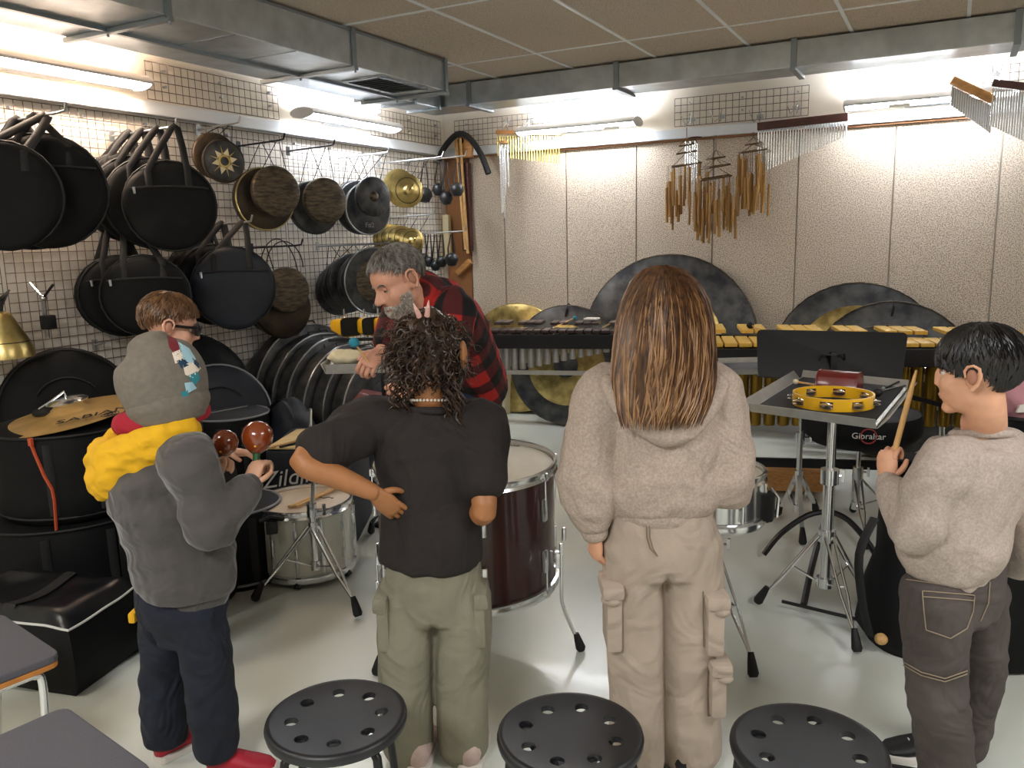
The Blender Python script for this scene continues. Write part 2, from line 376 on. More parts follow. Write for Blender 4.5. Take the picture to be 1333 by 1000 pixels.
d3 = thing('duct_connector', 'galvanised connecting box between the two ducts in the corner', 'duct', (-3.58, 5.1, 2.5))
MB().box((-3.58, 5.05, 2.595), (.26, .68, .14)).build('connector_body', 'galv', d3, smooth=0, bevel=.004)
for y in (4.74, 5.05, 5.37): MB().box((-3.58, y, 2.595), (.30, .025, .17)).build('flange', 'galvd', d3, smooth=0)
# ================================================================== left wall: hooks, bags, gongs, cymbals, shakers
def unit(*a): return V3(a).normalized()
def hook(label, p, L, group=None, m='steel', tip=.035):      # rod standing out from a wall, p = foot on the wall plane
    p = V3(p); t = thing('wall_hook', label, 'hook', p, group)
    MB().box(p+V3((.012, 0, 0)), (.008, .03, .06)).build('back_plate', m, t, smooth=0)
    MB().tube([p+V3((.01, 0, .0)), p+V3((L*.9, 0, .01)), p+V3((L, 0, .015)), p+V3((L+.015, 0, .015+tip))], .006, 8).build('rod', m, t)
    return t
def disc_prof(r, th, rim, face=0.):   # deep turned rim gong: face at +, open back
    return [(0, face), (r*.55, face), (r-.012, 0), (r-.003, -.006), (r, -.014), (r-.004, -th), (r-.012, -th), (r-.01, -.018), (0, -.012)]
def gong(label, c, n, r, depth, m, hang=None, gold=None, boss=None, group=None, rim=None, cat='gong', name='gong', cordm='rubber'):
    c = V3(c); n = V3(n).normalized(); t = thing(name, label, cat, c-n*depth, group)
    MB().lathe(disc_prof(r, depth, .01), c, n, 40).build('body', m, t, smooth=50)
    if rim: MB().tube(arc(c-n*.004, *perp(n), r-.006, 0, 2*PI, 40)[:-1], .0055, 6, closed=True).build('rim', rim, t)
    if gold:
        r0, r1, gm = gold; MB().lathe([(r0, .0005), (r0, .003), (r1-.004, .003), (r1, .0005)], c, n, 40).build('polished_ring' if r0 > .01 else 'polished_centre', gm, t)
    if boss:
        rb, hb, bm_ = boss; MB().lathe([(rb*1.15, 0), (rb, hb*.5), (rb*.8, hb*.85), (rb*.4, hb), (0, hb)], c, n, 24).build('boss', bm_, t)
    if hang is not None:
        u = n.cross(UP).normalized(); h = V3(hang); w = u.cross(n)
        if w.z < 0: w = -w
        a = MB()
        for s in (-1, 1): a.tube([c+u*(s*r*.5)+w*(r*.84)-n*.02, h+u*(s*.01)], .003, 5)
        a.build('cord', cordm, t)
    return t
NL = unit(.93, -.36, 0)                     # hanging discs face the room and a little towards the door
def sun(t, c, n, r):                        # painted sun star of the small emblem gong
    u, w = perp(n); c = c+n*.004
    MB().lathe([(r*.20, .0), (r*.20, .002), (r*.30, .002), (r*.30, 0)], c, n, 24).build('emblem_ring', 'brass', t)
    for k in range(6):
        a = 2*PI*k/6+.2; d = u*math.cos(a)+w*math.sin(a); e = -u*math.sin(a)+w*math.cos(a)
        MB().prism([c+d*r*.30+e*r*.15, c+d*r*.62, c+d*r*.30-e*r*.15], n*.002).build('emblem_petal', 'cream', t, smooth=0)
        a += PI/6; d = u*math.cos(a)+w*math.sin(a); e = -u*math.sin(a)+w*math.cos(a)
        MB().prism([c+d*r*.34+e*r*.03, c+d*r*.72, c+d*r*.34-e*r*.03], n*.002).build('emblem_ray', 'brass', t, smooth=0)
def LH(x, y): return LW(x, y, .0)
def L2(x, y, off): return LW(x, y, off)
# pixel centre, pixel height of the ellipse -> centre, radius
def gl(x, y, h, off): c = L2(x, y, off); return c, h/2/pxm(c)
hk = L2(300, 164, .3)
hook('steel hook with turned-up tip carrying the emblem gongs', (XL+.01, hk.y, hk.z), .36)
c, r = gl(292, 210, 56, .33); g = gong('small black gong with pale sun emblem, in front of its plain twin', c, NL, r, .03, 'bronze', hk, rim='bronzeb', cordm='strap'); sun(g, c, NL, r)
c, r = gl(281, 203, 60, .22); gong('small plain dark gong hanging behind the sun emblem gong', c, NL, r, .03, 'bronzeb', (c.x, hk.y, hk.z), cordm='strap')
hk = L2(352, 186, .3)
hook('dark hook carrying the brown gong pair above the bearded man\'s left', (XL+.01, hk.y, hk.z), .40, m='blackm')
c, r = gl(361, 249, 66, .36); gong('medium hatched brown gong hung in front of a bigger brown gong', c, NL, r, .05, 'bronzew', (c.x, hk.y, hk.z))
c, r = gl(346, 259, 82, .22); gong('large brown gong with golden edge hung behind a hatched one', c, NL, r, .06, 'bronzeb', (c.x, hk.y, hk.z), rim='brass')
hk = L2(415, 193, .3)
hook('dark hook carrying two black gongs, fourth hook from the left', (XL+.01, hk.y, hk.z), .42, m='blackm')
c, r = gl(425, 261, 60, .37); gong('medium mottled dark gong hung in front of a wider black gong', c, NL, r, .05, 'bronzew', (c.x, hk.y, hk.z))
c, r = gl(411, 270, 70, .22); gong('wide black gong hung behind a mottled dark gong', c, NL, r, .05, 'bronze', (c.x, hk.y, hk.z))
hk = L2(478, 203, .3)
hook('silver hook carrying the fan of four dark gongs beside the brass cymbals', (XL+.01, hk.y, hk.z), .48)
lab4 = ['bossed dark gong, front of the hanging fan of four', 'broad dark gong second in the hanging fan of four', 'dark gong third in the hanging fan of four', 'dark gong nearest the wall in the hanging fan of four']
for k, (x, y, h, off) in enumerate([(487, 256, 52, .46), (480, 272, 68, .34), (470, 270, 70, .23), (463, 264, 58, .12)]):
    c, r = gl(x, y, h, off); gong(lab4[k], c, NL, r, .035, 'bronze', (c.x, hk.y, hk.z), boss=(r*.22, .02, 'bronzew') if k == 0 else None, group='fan of four hanging gongs', rim='steel' if k in (1, 3) else None)
    if k == 1: text('lettering', 'F#2', c+NL*.003-UP*(r*.62), NL.cross(UP)*-1, UP, .05, 'inkg', bpy.data.objects['gong.%03d' % (sum(1 for o in COL.objects if o.name.startswith('gong'))-1)])
# brass cymbal plates
def cymbal(label, c, n, r, m, hang=None, group=None, name='cymbal', groove_=True):
    c = V3(c); n = V3(n).normalized(); t = thing(name, label, 'cymbal', c, group)
    MB().lathe([(r, -.02), (r*.8, -.008), (r*.35, 0), (r*.3, .004), (r*.2, .022), (0, .028), (0, .026), (r*.19, .02), (r*.3, .001), (r*.8, -.011), (r, -.022)], c, n, 40).build('plate', m, t, smooth=30)
    if groove_: MB().lathe([(r*.72, -.002), (r*.74, -.0025), (r*.76, -.004)], c, n, 40).build('groove', 'bronzeb', t)
    if hang is not None:
        a = MB(); h = V3(hang); a.tube([c+n*.027, c+n*.035, (c+h)/2+n*.02, h], .003, 5); a.build('strap', 'strap', t)
    return t
hk = L2(530, 210, .3)
hook('silver rod carrying upper brass cymbals next to black shakers', (XL+.01, hk.y, hk.z), .62)
for k, (x, y, h, off) in enumerate([(531, 248, 44, .50), (526, 247, 46, .42), (521, 242, 44, .33)]):
    c, r = gl(x, y, h, off); cymbal(['bright brass cymbal at the front of the upper hanging trio', 'brass cymbal in the middle of the upper hanging trio', 'brass cymbal nearest the wall in the upper hanging trio'][k], c, unit(.8, -.6, 0), r, 'brass', (c.x, hk.y, hk.z), 'upper hanging brass cymbals')
hk = L2(522, 283, .3)
hook('silver rod carrying lower brass cymbals above the bearded man', (XL+.01, hk.y, hk.z), .60)
for k, (x, y, h, off) in enumerate([(537, 314, 34, .56), (525, 310, 32, .46), (517, 309, 32, .37), (509, 309, 34, .28), (503, 311, 34, .20)]):
    c, r = gl(x, y, h, off); cymbal(['pale brass cymbal, frontmost of the lower hanging five', 'brass cymbal second in the lower hanging five', 'brass cymbal third in the lower hanging five', 'brass cymbal fourth in the lower hanging five', 'brass cymbal nearest the wall in the lower hanging five'][k], c, unit(.8, -.6, 0), r, 'brass', (c.x, hk.y, hk.z), 'lower hanging brass cymbals')
# black shakers with leather handles on rods by the corner
def shaker(label, a, b, rp, group):
    r = rp/pxm(b)
    t = thing('black_shaker', label, 'shaker', b, group)
    MB().lathe([(0, -r), (r*.6, -r*.86), (r, -r*.1), (r*.93, r*.4), (r*.7, r*.75), (r*.4, r*.95), (0, r)], b, (0, 0, 1), 20).build('gourd', 'blackp', t)
    u = V3((.7, .7, 0))
    for s in (-1, 1):
        MB().tube([b+u*(s*r*.45)+UP*r*.7, b+u*(s*r*.5)+UP*(r*1.6), a+u*(s*.008)], [.012, .011, .008], 6, flat=.45).build('handle_strap', 'darkleather', t)
    return t
M['darkleather'] = mat('dark_leather', '241713', .5, var=.3, scale=30, bump=.2)
for y_, nm, rows in ((211, 'upper', [(553, 209, 254, 10), (571, 212, 247, 8.5), (581, 212, 258, 9), (595, 211, 247, 9)]), (305, 'lower', [(552, 302, 337, 7), (559, 303, 341, 7), (567, 305, 346, 7), (575, 304, 341, 7.5), (588, 304, 338, 9)])):
    w0 = LW(529, y_, 0); Y0 = w0.y
    hook('silver rod carrying the %s black shakers in the corner' % nm, (XL+.01, Y0, w0.z), atY(604, y_, Y0).x-XL)
    for k, (x, yt, yb, rp) in enumerate(rows):
        a_ = atY(x, y_, Y0); b_ = atY(x, yb, Y0)
        shaker('%s black gourd shaker from the wall on the %s rod in the corner' % (('nearest', 'second', 'third', 'fourth', 'fifth')[k], nm), a_, b_, rp, nm+' row of black shakers')
# second row of gongs
hk = L2(368, 322, .3)
hook('black hook carrying hooped frame gongs below the brown gong pair', (XL+.01, hk.y, hk.z), .45, m='blackm')
c, r = gl(376, 378, 60, .40); g = gong('hatched brown frame gong hung above a wider brown one', c, NL, r, .07, 'bronzew')
MB().tube(arc(c+UP*r*.95-NL*.03, NL.cross(UP).normalized(), UP, r*.85, 0, PI, 14, r*1.15), .004, 6).build('hoop', 'rubber', g)
c, r = gl(370, 402, 78, .28); g = gong('wide brown gong low on the wall below a hatched one', c, NL, r, .07, 'bronzeb')
MB().tube(arc(c+UP*r*.9-NL*.04, NL.cross(UP).normalized(), UP, r*.7, 0, PI, 14, r*1.4), .004, 6).build('hoop', 'rubber', g)
c, r = gl(361, 395, 82, .16); g = gong('dark brown gong nearest the wall in the hooped trio', c, NL, r, .05, 'bronzeb')
MB().tube([c+UP*r*.9, (c.x, hk.y, hk.z)], .004, 6).build('cord', 'rubber', g)
hk = L2(452, 320, .3)
hook('silver hook carrying five dark gongs left of the bearded man', (XL+.01, hk.y, hk.z), .66)
lab5 = ['numbered dark gong with pale centre, front of the hanging five', 'black gong second in the hanging five', 'black gong third in the hanging five', 'black gong fourth in the hanging five', 'black gong nearest the wall in the hanging five']
for k, (x, y, h, off) in enumerate([(487, 366, 88, .60), (476, 368, 76, .48), (462, 367, 74, .36), (453, 372, 72, .25), (443, 378, 66, .14)]):
    c, r = gl(x, y, h, off); g = gong(lab5[k], c, NL, r, .04, 'bronze', (c.x, hk.y, hk.z), gold=(.0, r*.6, 'bronzew') if k == 0 else None, group='five hanging dark gongs', rim='steel' if k == 0 else None)
    if k == 0: text('lettering', 'F2', c+NL*.003-UP*(r*.75)+NL.cross(UP)*.0, NL.cross(UP)*-1, UP, .05, 'inkg', g); text('lettering', 'A', c+NL*.005, NL.cross(UP)*-1, UP, .06, 'inkd', g)

# ------------------------------------------------------------------ round soft cymbal bags
def bag(label, x, y, hp, off, n, th, hookp, group=None, zip_=True, m='nylon', sq=1.0):
    c = L2(x, y, off); r = hp/2/pxm(c); n = V3(n).normalized(); t = thing('cymbal_bag', label, 'bag', c-n*th/2-UP*r, group)
    u = UP.cross(n).normalized(); w = n.cross(u)
    a = MB(); b0 = len(a.v)
    prof = [(0, th*.52), (r*.5, th*.55), (r*.86, th*.48), (r*.97, th*.36), (r, th*.2), (r, -th*.2), (r*.97, -th*.36), (r*.86, -th*.48), (0, -th*.5)]
    a.lathe(prof, (0, 0, 0), (0, 0, 1), 36)
    sd = random.random()*9; nv = []
    for (px, py, pz) in a.v:
        q = noise.noise(V3((px*6+sd, py*6, pz*6)))*.018 + noise.noise(V3((px*16+sd, py*16, 0)))*.006
        ang = math.atan2(py, px); k = 1+.03*noise.noise(V3((math.cos(ang)*1.5+sd, math.sin(ang)*1.5, 3)))
        sag = 1+.05*max(0, -py/r)
        nv.append(tuple(c+u*(px*k)+w*(py*k*sag*sq)+n*(pz+q)))
    a.v = nv; a.build('body', m, t, smooth=60)
    for s in (1, -1): MB().tube([c+u*(1.005*r*math.cos(i/24*2*PI))+w*(1.005*r*math.sin(i/24*2*PI)*(1.02 if i > 12 else 1)*sq)+n*(s*th*.27) for i in range(24)], .005, 5, closed=True).build('piping', 'strap', t)
    if zip_:
        MB().tube([c+u*(r*s_)+w*(r*(.42-.06*s_*s_))+n*(th*.53+.012-.25*th*abs(s_)**4) for s_ in (-.82, -.5, -.2, .1, .4, .7, .84)], .006, 5).build('pocket_zip', 'strap', t)
        MB().tube([c+u*(-r*.74)+w*(r*.40)+n*(th*.5+.02), c+u*(-r*.73)+w*(r*.26)+n*(th*.5+.026)], [.008, .006], 6).build('zip_pull', 'steel', t)
    hp_ = V3(hookp)
    for s in (1, -1):
        p0 = c+u*(-r*.42)+w*(r*.78)+n*(s*th*.30); p1 = c+u*(r*.42)+w*(r*.78)+n*(s*th*.30)
        top = hp_+n*(s*.015)
        MB().tube([p0-w*(r*.35)+n*(s*th*.26), p0+n*(s*.02), (p0*.45+top*.55)-u*.012, top-u*.015, top+UP*.012, top+u*.015, (p1*.45+top*.55)+u*.012, p1+n*(s*.02), p1-w*(r*.35)+n*(s*th*.26)], .017, 8, flat=.28, ref=u).build('handle', 'strap', t)
    return t
NB = unit(.80, -.60, 0)
hp1 = L2(38, 155, .3)
hook('silver hook carrying the leftmost stack of black bags', (XL+.01, hp1.y, hp1.z), .56)
for k, (x, y, h, off, n) in enumerate([(62, 248, 142, .34, unit(.8, -.6, 0)), (36, 252, 138, .20, unit(.95, -.3, 0)), (6, 254, 136, .42, unit(.8, -.6, 0))]):
    bag(['black round bag, rightmost of the bulging stack at the left edge', 'black round bag in the middle of the stack at the left edge', 'black round bag cut off by the left frame edge'][k], x, y, h, off, n, .10, (L2(x, y, off).x, hp1.y, hp1.z), 'leftmost stack of round bags', zip_=(k == 0))
hp2 = L2(190, 172, .3)
hook('white hook carrying four round bags below the left duct', (XL+.01, hp2.y, hp2.z), .52)
for k, (x, y, h, off) in enumerate([(222, 268, 113, .52), (197, 264, 112, .39), (179, 260, 110, .27), (162, 256, 108, .16)]):
    bag(['black round bag at the front of the stack of four', 'black round bag second in the stack of four', 'black round bag third in the stack of four', 'black round bag nearest the wall in the stack of four'][k], x, y, h, off, unit(.8+.06*k, -.6+.13*k, 0), .085, (L2(x, y, off).x, hp2.y, hp2.z), 'stack of four round bags', zip_=(k in (0, 3)))
hp3 = L2(160, 289, .22)
ra = thing('bag_rail', 'white steel upright with clamp bar carrying the two lower left bags', 'rail', (XL+.03, L2(131, 290, 0).y, 1.0))
p = L2(131, 288, .04); MB().bar((p.x, p.y, 1.05), (p.x, p.y, 1.72), .04, .02).build('upright', 'steel', ra, smooth=0)
MB().tube([p, (p.x+.26, p.y+.01, p.z+.01)], .012, 8).build('bar', 'chrome', ra)
MB().ball((p.x+.2, p.y, p.z+.01), .02, 10, 6).build('clamp', 'chrome', ra); MB().bar((p.x+.2, p.y-.05, p.z+.03), (p.x+.2, p.y+.05, p.z+.0), .012, .012).build('wing_nut', 'chrome', ra)
for k, (x, y, h, off) in enumerate([(190, 384, 108, .40), (158, 384, 106, .21)]):
    bag(['large black bag with strap pocket behind the boy in glasses', 'black bag against the wall left of the boy in glasses'][k], x, y, h, off, unit(.8+.12*k, -.6+.25*k, 0), .13, (p.x+.23-.12*k, p.y, p.z+.01), 'pair of lower left bags', sq=.95)
hp4 = L2(290, 293, .3)
hook('silver hook carrying the bags right of the boy in glasses', (XL+.01, hp4.y, hp4.z), .52)
for k, (x, y, h, off, n) in enumerate([(304, 374, 104, .46, unit(.75, -.66, 0)), (280, 370, 102, .29, unit(.9, -.4, 0)), (264, 366, 100, .17, unit(.98, -.2, 0))]):
    bag(['blue-black round bag with high zip hanging right of the boy in glasses', 'black round bag behind the blue-black one', 'black round bag nearest the wall behind the blue-black one'][k], x, y, h, off, n, .09, (L2(x, y, off).x, hp4.y, hp4.z), 'stack of bags right of the glasses boy', zip_=(k == 0), m='nylon2' if k == 0 else 'nylon')
# clamp hook with black box, brass bell
t = thing('clamp_hook', 'forked metal clamp with a black block hanging on the left grid', 'clamp', LW(60, 410, .05))
p = LW(56, 388, .1); q = LW(62, 440, .08)
MB().tube([LW(39, 369, .02), p], .007, 8).build('arm', 'chrome', t); MB().tube([LW(69, 371, .2), p], .007, 8).build('arm', 'blackm', t)
MB().ball(p, .018, 10, 6).build('joint', 'chrome', t); MB().cyl(p, q, .012, seg=8).build('rod', 'steel', t)
b_ = (p+q)/2+UP*-.02; MB().box(b_+V3((.02, 0, 0)), (.05, .06, .07)).build('block', 'rubber', t, bevel=.006)
t = thing('hand_bell', 'large dented brass bell hanging at the left edge', 'bell', LW(8, 460, .15))
c = LW(8, 465, .17); k = 1/pxm(c)
MB().lathe([(34*k, 0), (33*k, 12*k), (28*k, 24*k), (18*k, 44*k), (12*k, 56*k), (4*k, 60*k), (0, 60*k)], c, (0, 0, 1), 28).build('bell_body', 'brass', t)
for z in (10, 20): MB().tube(arc(c+UP*z*k, V3((1, 0, 0)), V3((0, 1, 0)), (35-z*.28)*k, 0, 2*PI, 24)[:-1], .003, 5, closed=True).build('bead', 'bronzeb', t)
MB().tube([c+UP*58*k, c+UP*70*k, LW(12, 378, .05)], [.012, .02, .005], 8).build('handle', 'rubber', t)
# grid hook stub
hook('bare chrome stub screwed into the grid above the grey beanie', LW(122, 449, .0), .08, tip=.0)

# ------------------------------------------------------------------ big gongs standing on the floor by the left wall
lab6 = ['big gong standing on the floor, nearest the left wall', 'second big gong from the wall in the floor row', 'third big gong from the wall in the floor row', 'fourth big gong from the wall in the floor row', 'fifth big gong from the wall in the floor row', 'sixth big gong in the floor row, under the tray', 'front big gong of the floor row, half hidden by the tray']
for k, (x, off, r) in enumerate([(392, .17, .46), (408, .29, .50), (424, .41, .47), (441, .53, .46), (459, .66, .44), (482, .79, .43), (505, .93, .42)]):
    c = LW(x, 500, off); c.z = r+.012; n = unit(1, -.12, .03)
    g = gong(lab6[k], c, n, r, .10, 'bronze', None, gold=(.0, r*.55, 'bronze'), group='row of big floor gongs', rim='steel')
    u = n.cross(UP).normalized(); MB().tube([c+UP*r*.86-u*.1, c+UP*(r*1.02)-u*.08-n*.05, c+UP*(r*1.02)+u*.08-n*.05, c+UP*r*.86+u*.1], .005, 6).build('cord', 'rubber', g)
# ================================================================== back wall: chimes, corner things, gongs, marimbas
def whook(label, p, L=.12):          # small double hook clipped on a high grid of the back wall
    p = V3(p); t = thing('wall_hook', label, 'hook', p)
    for s in (-1, 1): MB().tube([p+V3((s*.008, -.01, 0)), p+V3((s*.02, -L*.7, -.05)), p+V3((s*.045, -L, .03))], .004, 6).build('prong', 'chrome', t)
    MB().box(p+V3((0, -.01, 0)), (.05, .012, .03)).build('clip', 'steel', t)
    return t
def barchime(label, a, b, n, l0, l1, wm, tm, hh=.035, dd=.03, r=.0055, two=False, group=None):
    a, b = V3(a), V3(b); t = thing('bar_chimes', label, 'chimes', (a+b)/2, group)
    w = MB(); d = (b-a).normalized(); w.bar(a, b, dd, hh); w.build('wooden_bar', wm, t, bevel=.004)
    if two: MB().bar(a-V3((0, dd*1.6, .012)), b-V3((0, dd*1.6, .012)), dd, hh*.8).build('wooden_bar', wm, t, bevel=.004)
    for k in range(n):
        f = (k+.5)/n; p = a+(b-a)*f-UP*(hh/2+.012); L = l0+(l1-l0)*f
        MB().cyl(p, p-UP*L, r, seg=7).build('chime_rod', tm, t)
    s = MB()
    for k in range(n): f = (k+.5)/n; p = a+(b-a)*f; s.tube([p-UP*hh*.45, p-UP*(hh/2+.014)], .0012, 4)
    s.build('cords', 'strap', t, kind='stuff'); return t
# yellow chimes next to the corner
barchime('short yellow metal bar chimes under a brown bar near the corner', BW(646, 172, .13), BW(729, 173, .13), 24, .17, .22, 'lightwood', 'chimeg', two=False)
for x, y in ((690, 158), (662, 160)): whook('chrome double hook above the yellow bar chimes, '+('right one' if x > 680 else 'left one'), BW(x, y, .02), .1)
t = thing('tubular_chimes', 'cluster of long silver tubes hanging left of the yellow chimes', 'chimes', BW(655, 195, .18), None)
for x, y0, y1 in ((651, 188, 278), (655, 192, 283), (658, 186, 240), (661, 190, 243), (653, 186, 276), (657, 195, 254)):
    p = BW(x, y0, .17+random.uniform(-.03, .03)); MB().cyl(p, (p.x, p.y, BW(x, y1, .17).z), .009, seg=10).build('tube', 'chrome', t)
p = BW(655, 187, .17); MB().cyl(p, p+UP*.02, .045, seg=16).build('top_disc', 'lightwood', t); MB().tube([p+UP*.02, BW(655, 177, .13)], .002, 4).build('cord', 'strap', t)
# dark wooden bar chimes, middle
a, b = BW(986, 165, .2), BW(1104, 152, .2)
barchime('long silver bar chimes under a dark brown bar, above music stand', a, b, 33, .30, .09, 'darkwood', 'chrome', hh=.055, r=.0062)
whook('chrome double hook holding the left end of the dark bar chimes', BW(990, 152, .02), .19); whook('chrome double hook holding the middle of the dark bar chimes', BW(1037, 141, .02), .19)
whook('chrome double hook holding the bamboo chimes, left', BW(902, 156, .02), .2); whook('chrome double hook holding the bamboo chimes, right', BW(940, 152, .02), .2)
# two chimes top right
barchime('tilted silver bar chimes under twin light wooden bars, top right', BW(1239, 104, .35), BW(1293, 130, .30), 18, .12, .17, 'lightwood', 'chrome', hh=.05, dd=.04, two=True, r=.007)
barchime('silver bar chimes under a red-brown bar at the right edge', BW(1292, 108, .38), BW(1362, 116, .38), 20, .22, .32, 'darkwood', 'chrome', hh=.045, r=.007)
whook('chrome double hook at the right edge above red-brown bar', BW(1296, 98, .02), .2)
# bamboo wind chimes
def bamboo(label, x, y, off, tiers, bot, n, rad, hang_y):
    c = BW(x, y, off); t = thing('bamboo_chimes', label, 'chimes', c, 'bamboo wind chimes')
    a = MB(); a.tube([c, BW(x, hang_y, off)], .003, 5)
    s = MB(); prev = c
    for dz, rr, kind in tiers:
        q = c-UP*dz; w = (V3((.9, .3, .12)), V3((-.3, .9, .1)))
        if kind == 'hex': P = arc(q, w[0], w[1], rr, 0, 2*PI, 6)[:-1]
        else: P = arc(q, w[0], w[1], rr, PI/4, PI/4+2*PI, 4)[:-1]
        MB().tube(P, .006, 6, closed=True).build('rattan_frame', 'bamboodk', t)
        for v in P: s.tube([prev, v], .0015, 4)
        if kind == 'hex':
            for k in range(6): MB().tube([q, P[k]], .004, 5).build('spoke', 'bamboodk', t)
        prev = q
    a.build('hanging_cord', 'bamboodk', t)
    dz, rr, _ = tiers[-1]; q = c-UP*dz; zb = BW(x, bot, off).z
    for k in range(n):
        an = 2*PI*k/n*2.0+random.uniform(-.2, .2); rad_ = rr*(.55+.5*random.random()); p = q+V3((math.cos(an)*rad_, math.sin(an)*rad_*.6, 0))
        L = random.uniform(.19, .27); z0 = zb+random.uniform(0, .24); r = random.uniform(.009, .012)
        s.tube([p, (p.x, p.y, z0+L)], .0012, 4)
        b_ = MB(); e = V3((random.uniform(-.006, .006), 0, 0))
        b_.tube([V3((p.x, p.y, z0))+e, (p.x, p.y, z0+L*.7), (p.x, p.y, z0+L)], r, 7).build('bamboo_tube', 'bamboo', t)
    s.build('strings', 'bamboodk', t, kind='stuff')
bamboo('bamboo wind chimes hanging left, on stacked curved frames', 894, 178, .20, [(.06, .08, 'sq'), (.115, .11, 'sq'), (.205, .16, 'sq')], 300, 32, .15, 166)
bamboo('bamboo wind chimes hanging in the middle, lowest of three', 932, 195, .30, [(.06, .07, 'hex'), (.12, .11, 'hex'), (.20, .16, 'sq')], 317, 34, .15, 176)
bamboo('bamboo wind chimes hanging right beside silver bar chimes', 981, 178, .25, [(.05, .06, 'hex'), (.10, .12, 'sq')], 283, 32, .14, 172)
t = thing('tubular_chimes', 'thin white tubes hanging behind the left bamboo chimes', 'chimes', BW(903, 185, .1))
for k in range(6):
    p = BW(893+k*3, 184+(k % 2)*3, .10); MB().cyl(p, p-UP*(.30-.02*(k % 3)), .006, seg=8).build('tube', 'chrome', t)
MB().ball(BW(905, 179, .10), (.055, .03, .008), 14, 6).build('top_disc', 'darkwood', t)
for k in range(6): p = BW(893+k*3, 184+(k % 2)*3, .10); MB().tube([p, BW(905, 179, .10)], .0012, 4).build('cord', 'strap', t)

# corner: curved hose, sticks, brown wooden body, dark and pale planks
hz = [BW(x, y, .16) for x, y in [(571, 209), (575, 198), (583, 186), (592, 177), (600, 174), (609, 178), (618, 188), (627, 203), (636, 226)]]
tag(MB().tube(crom(hz, 4), .026, 10).build('curved_hose', 'rubber'), 'black curved hose arching over the corner', 'hose')
for k, (x0, y0, x1, y1) in enumerate([(593, 176, 606, 325), (599, 180, 609, 330)]):
    tag(MB().tube([BW(x0, y0, .10), BW(x1, y1, .14)], .013, 8).build('wooden_stick', 'stick'), ['long pale wooden stick in the corner, left of two', 'long pale wooden stick in the corner, right of two'][k], 'stick')
t = thing('wooden_instrument', 'brown hollow wooden board hanging behind the corner sticks', 'instrument', BW(605, 193, .08))
c = BW(606, 192, .07); k = 1/pxm(c)
MB().prism([c+V3((x*k, 0, -y*k)) for x, y in [(-14, -6), (-11, -14), (-2, -17), (7, -10), (10, 2), (8, 13), (-8, 13), (-15, 8)]], V3((0, .05, 0))).build('board', 'lightwood', t, bevel=.004)
MB().lathe([(0, 0), (4*k, 0), (4*k, .004), (0, .004)], c+V3((-6*k, -.002, 9*k)), (0, -1, 0), 16).build('sound_hole', 'dark', t)
c = BW(607, 260, .05); tag(MB().box((c.x, c.y, BW(607, 270, .05).z), (.085, .06, .78)).build('dark_plank', 'darkwood', smooth=0, bevel=.005), 'dark brown upright plank in the corner behind the sticks', 'plank')
c = BW(578, 300, .06); tag(MB().box((c.x+.02, c.y, c.z-.06), (.09, .05, .40)).build('pale_plank', 'creambox', smooth=0, bevel=.004), 'pale plank leaning in the corner below the upper shakers', 'plank')
t = thing('wooden_slope', 'pale wooden wedge behind the bearded man\'s back', 'plank', BW(606, 350, .03))
MB().bar(BW(596, 356, .03), BW(612, 340, .03), .05, .05).build('wedge', 'lightwood', t, bevel=.004)

# ------------------------------------------------------------------ gongs leaning on the back wall
def fgong(label, x, r, off, m='bronze', gold=None, boss=None, lean=.10, rim=None, tie=True):
    q = BW(x, 500, off); n = unit(.10, -1, lean); c = V3((q.x, q.y, r*math.sqrt(1-n.z**2)+.04*abs(n.z)+.006))
    g = gong(label, c, n, r, .09, m, None, gold=gold, boss=boss, rim=rim)
    u = n.cross(UP).normalized(); w = u.cross(n); w = w if w.z > 0 else -w
    if tie: MB().tube([c+w*(r*.80)+n*.004+u*.01, c+w*(r*.92)+n*.012, c+w*(r*1.01)-n*.03, c+w*(r*.99)-n*.09], .008, 6).build('cord', 'rubber', g)
    return g, c, n
fgong('huge dark gong with wide gold centre behind the long-haired girl', 868, .70, .22, gold=(.0, .43, 'gold'), tie=False, rim='bronzew')
g, c, n = fgong('dark-rimmed gong with gold ring and black middle, under the marimba', 737, .50, .42, gold=(.0, .335, 'gold'), rim='bronzew')
MB().lathe([(0, .010), (.075, .012), (.105, .004), (.105, -.003)], c, n, 28).build('black_middle', 'bronze', g)
g, c, n = fgong('all golden hammered gong behind the bearded man', 672, .49, .13, m='gold', tie=False)
fgong('large dark gong with gold centre, rearmost behind the black music desk', 1112, .59, .18, gold=(.0, .42, 'gold'), tie=False, rim='bronzew')
fgong('dark gong with black tie, second behind the music desk', 1158, .53, .34, rim='bronzew')
fgong('smaller dark gong with black tie, front one behind the music desk', 1152, .455, .50, rim='bronzew')

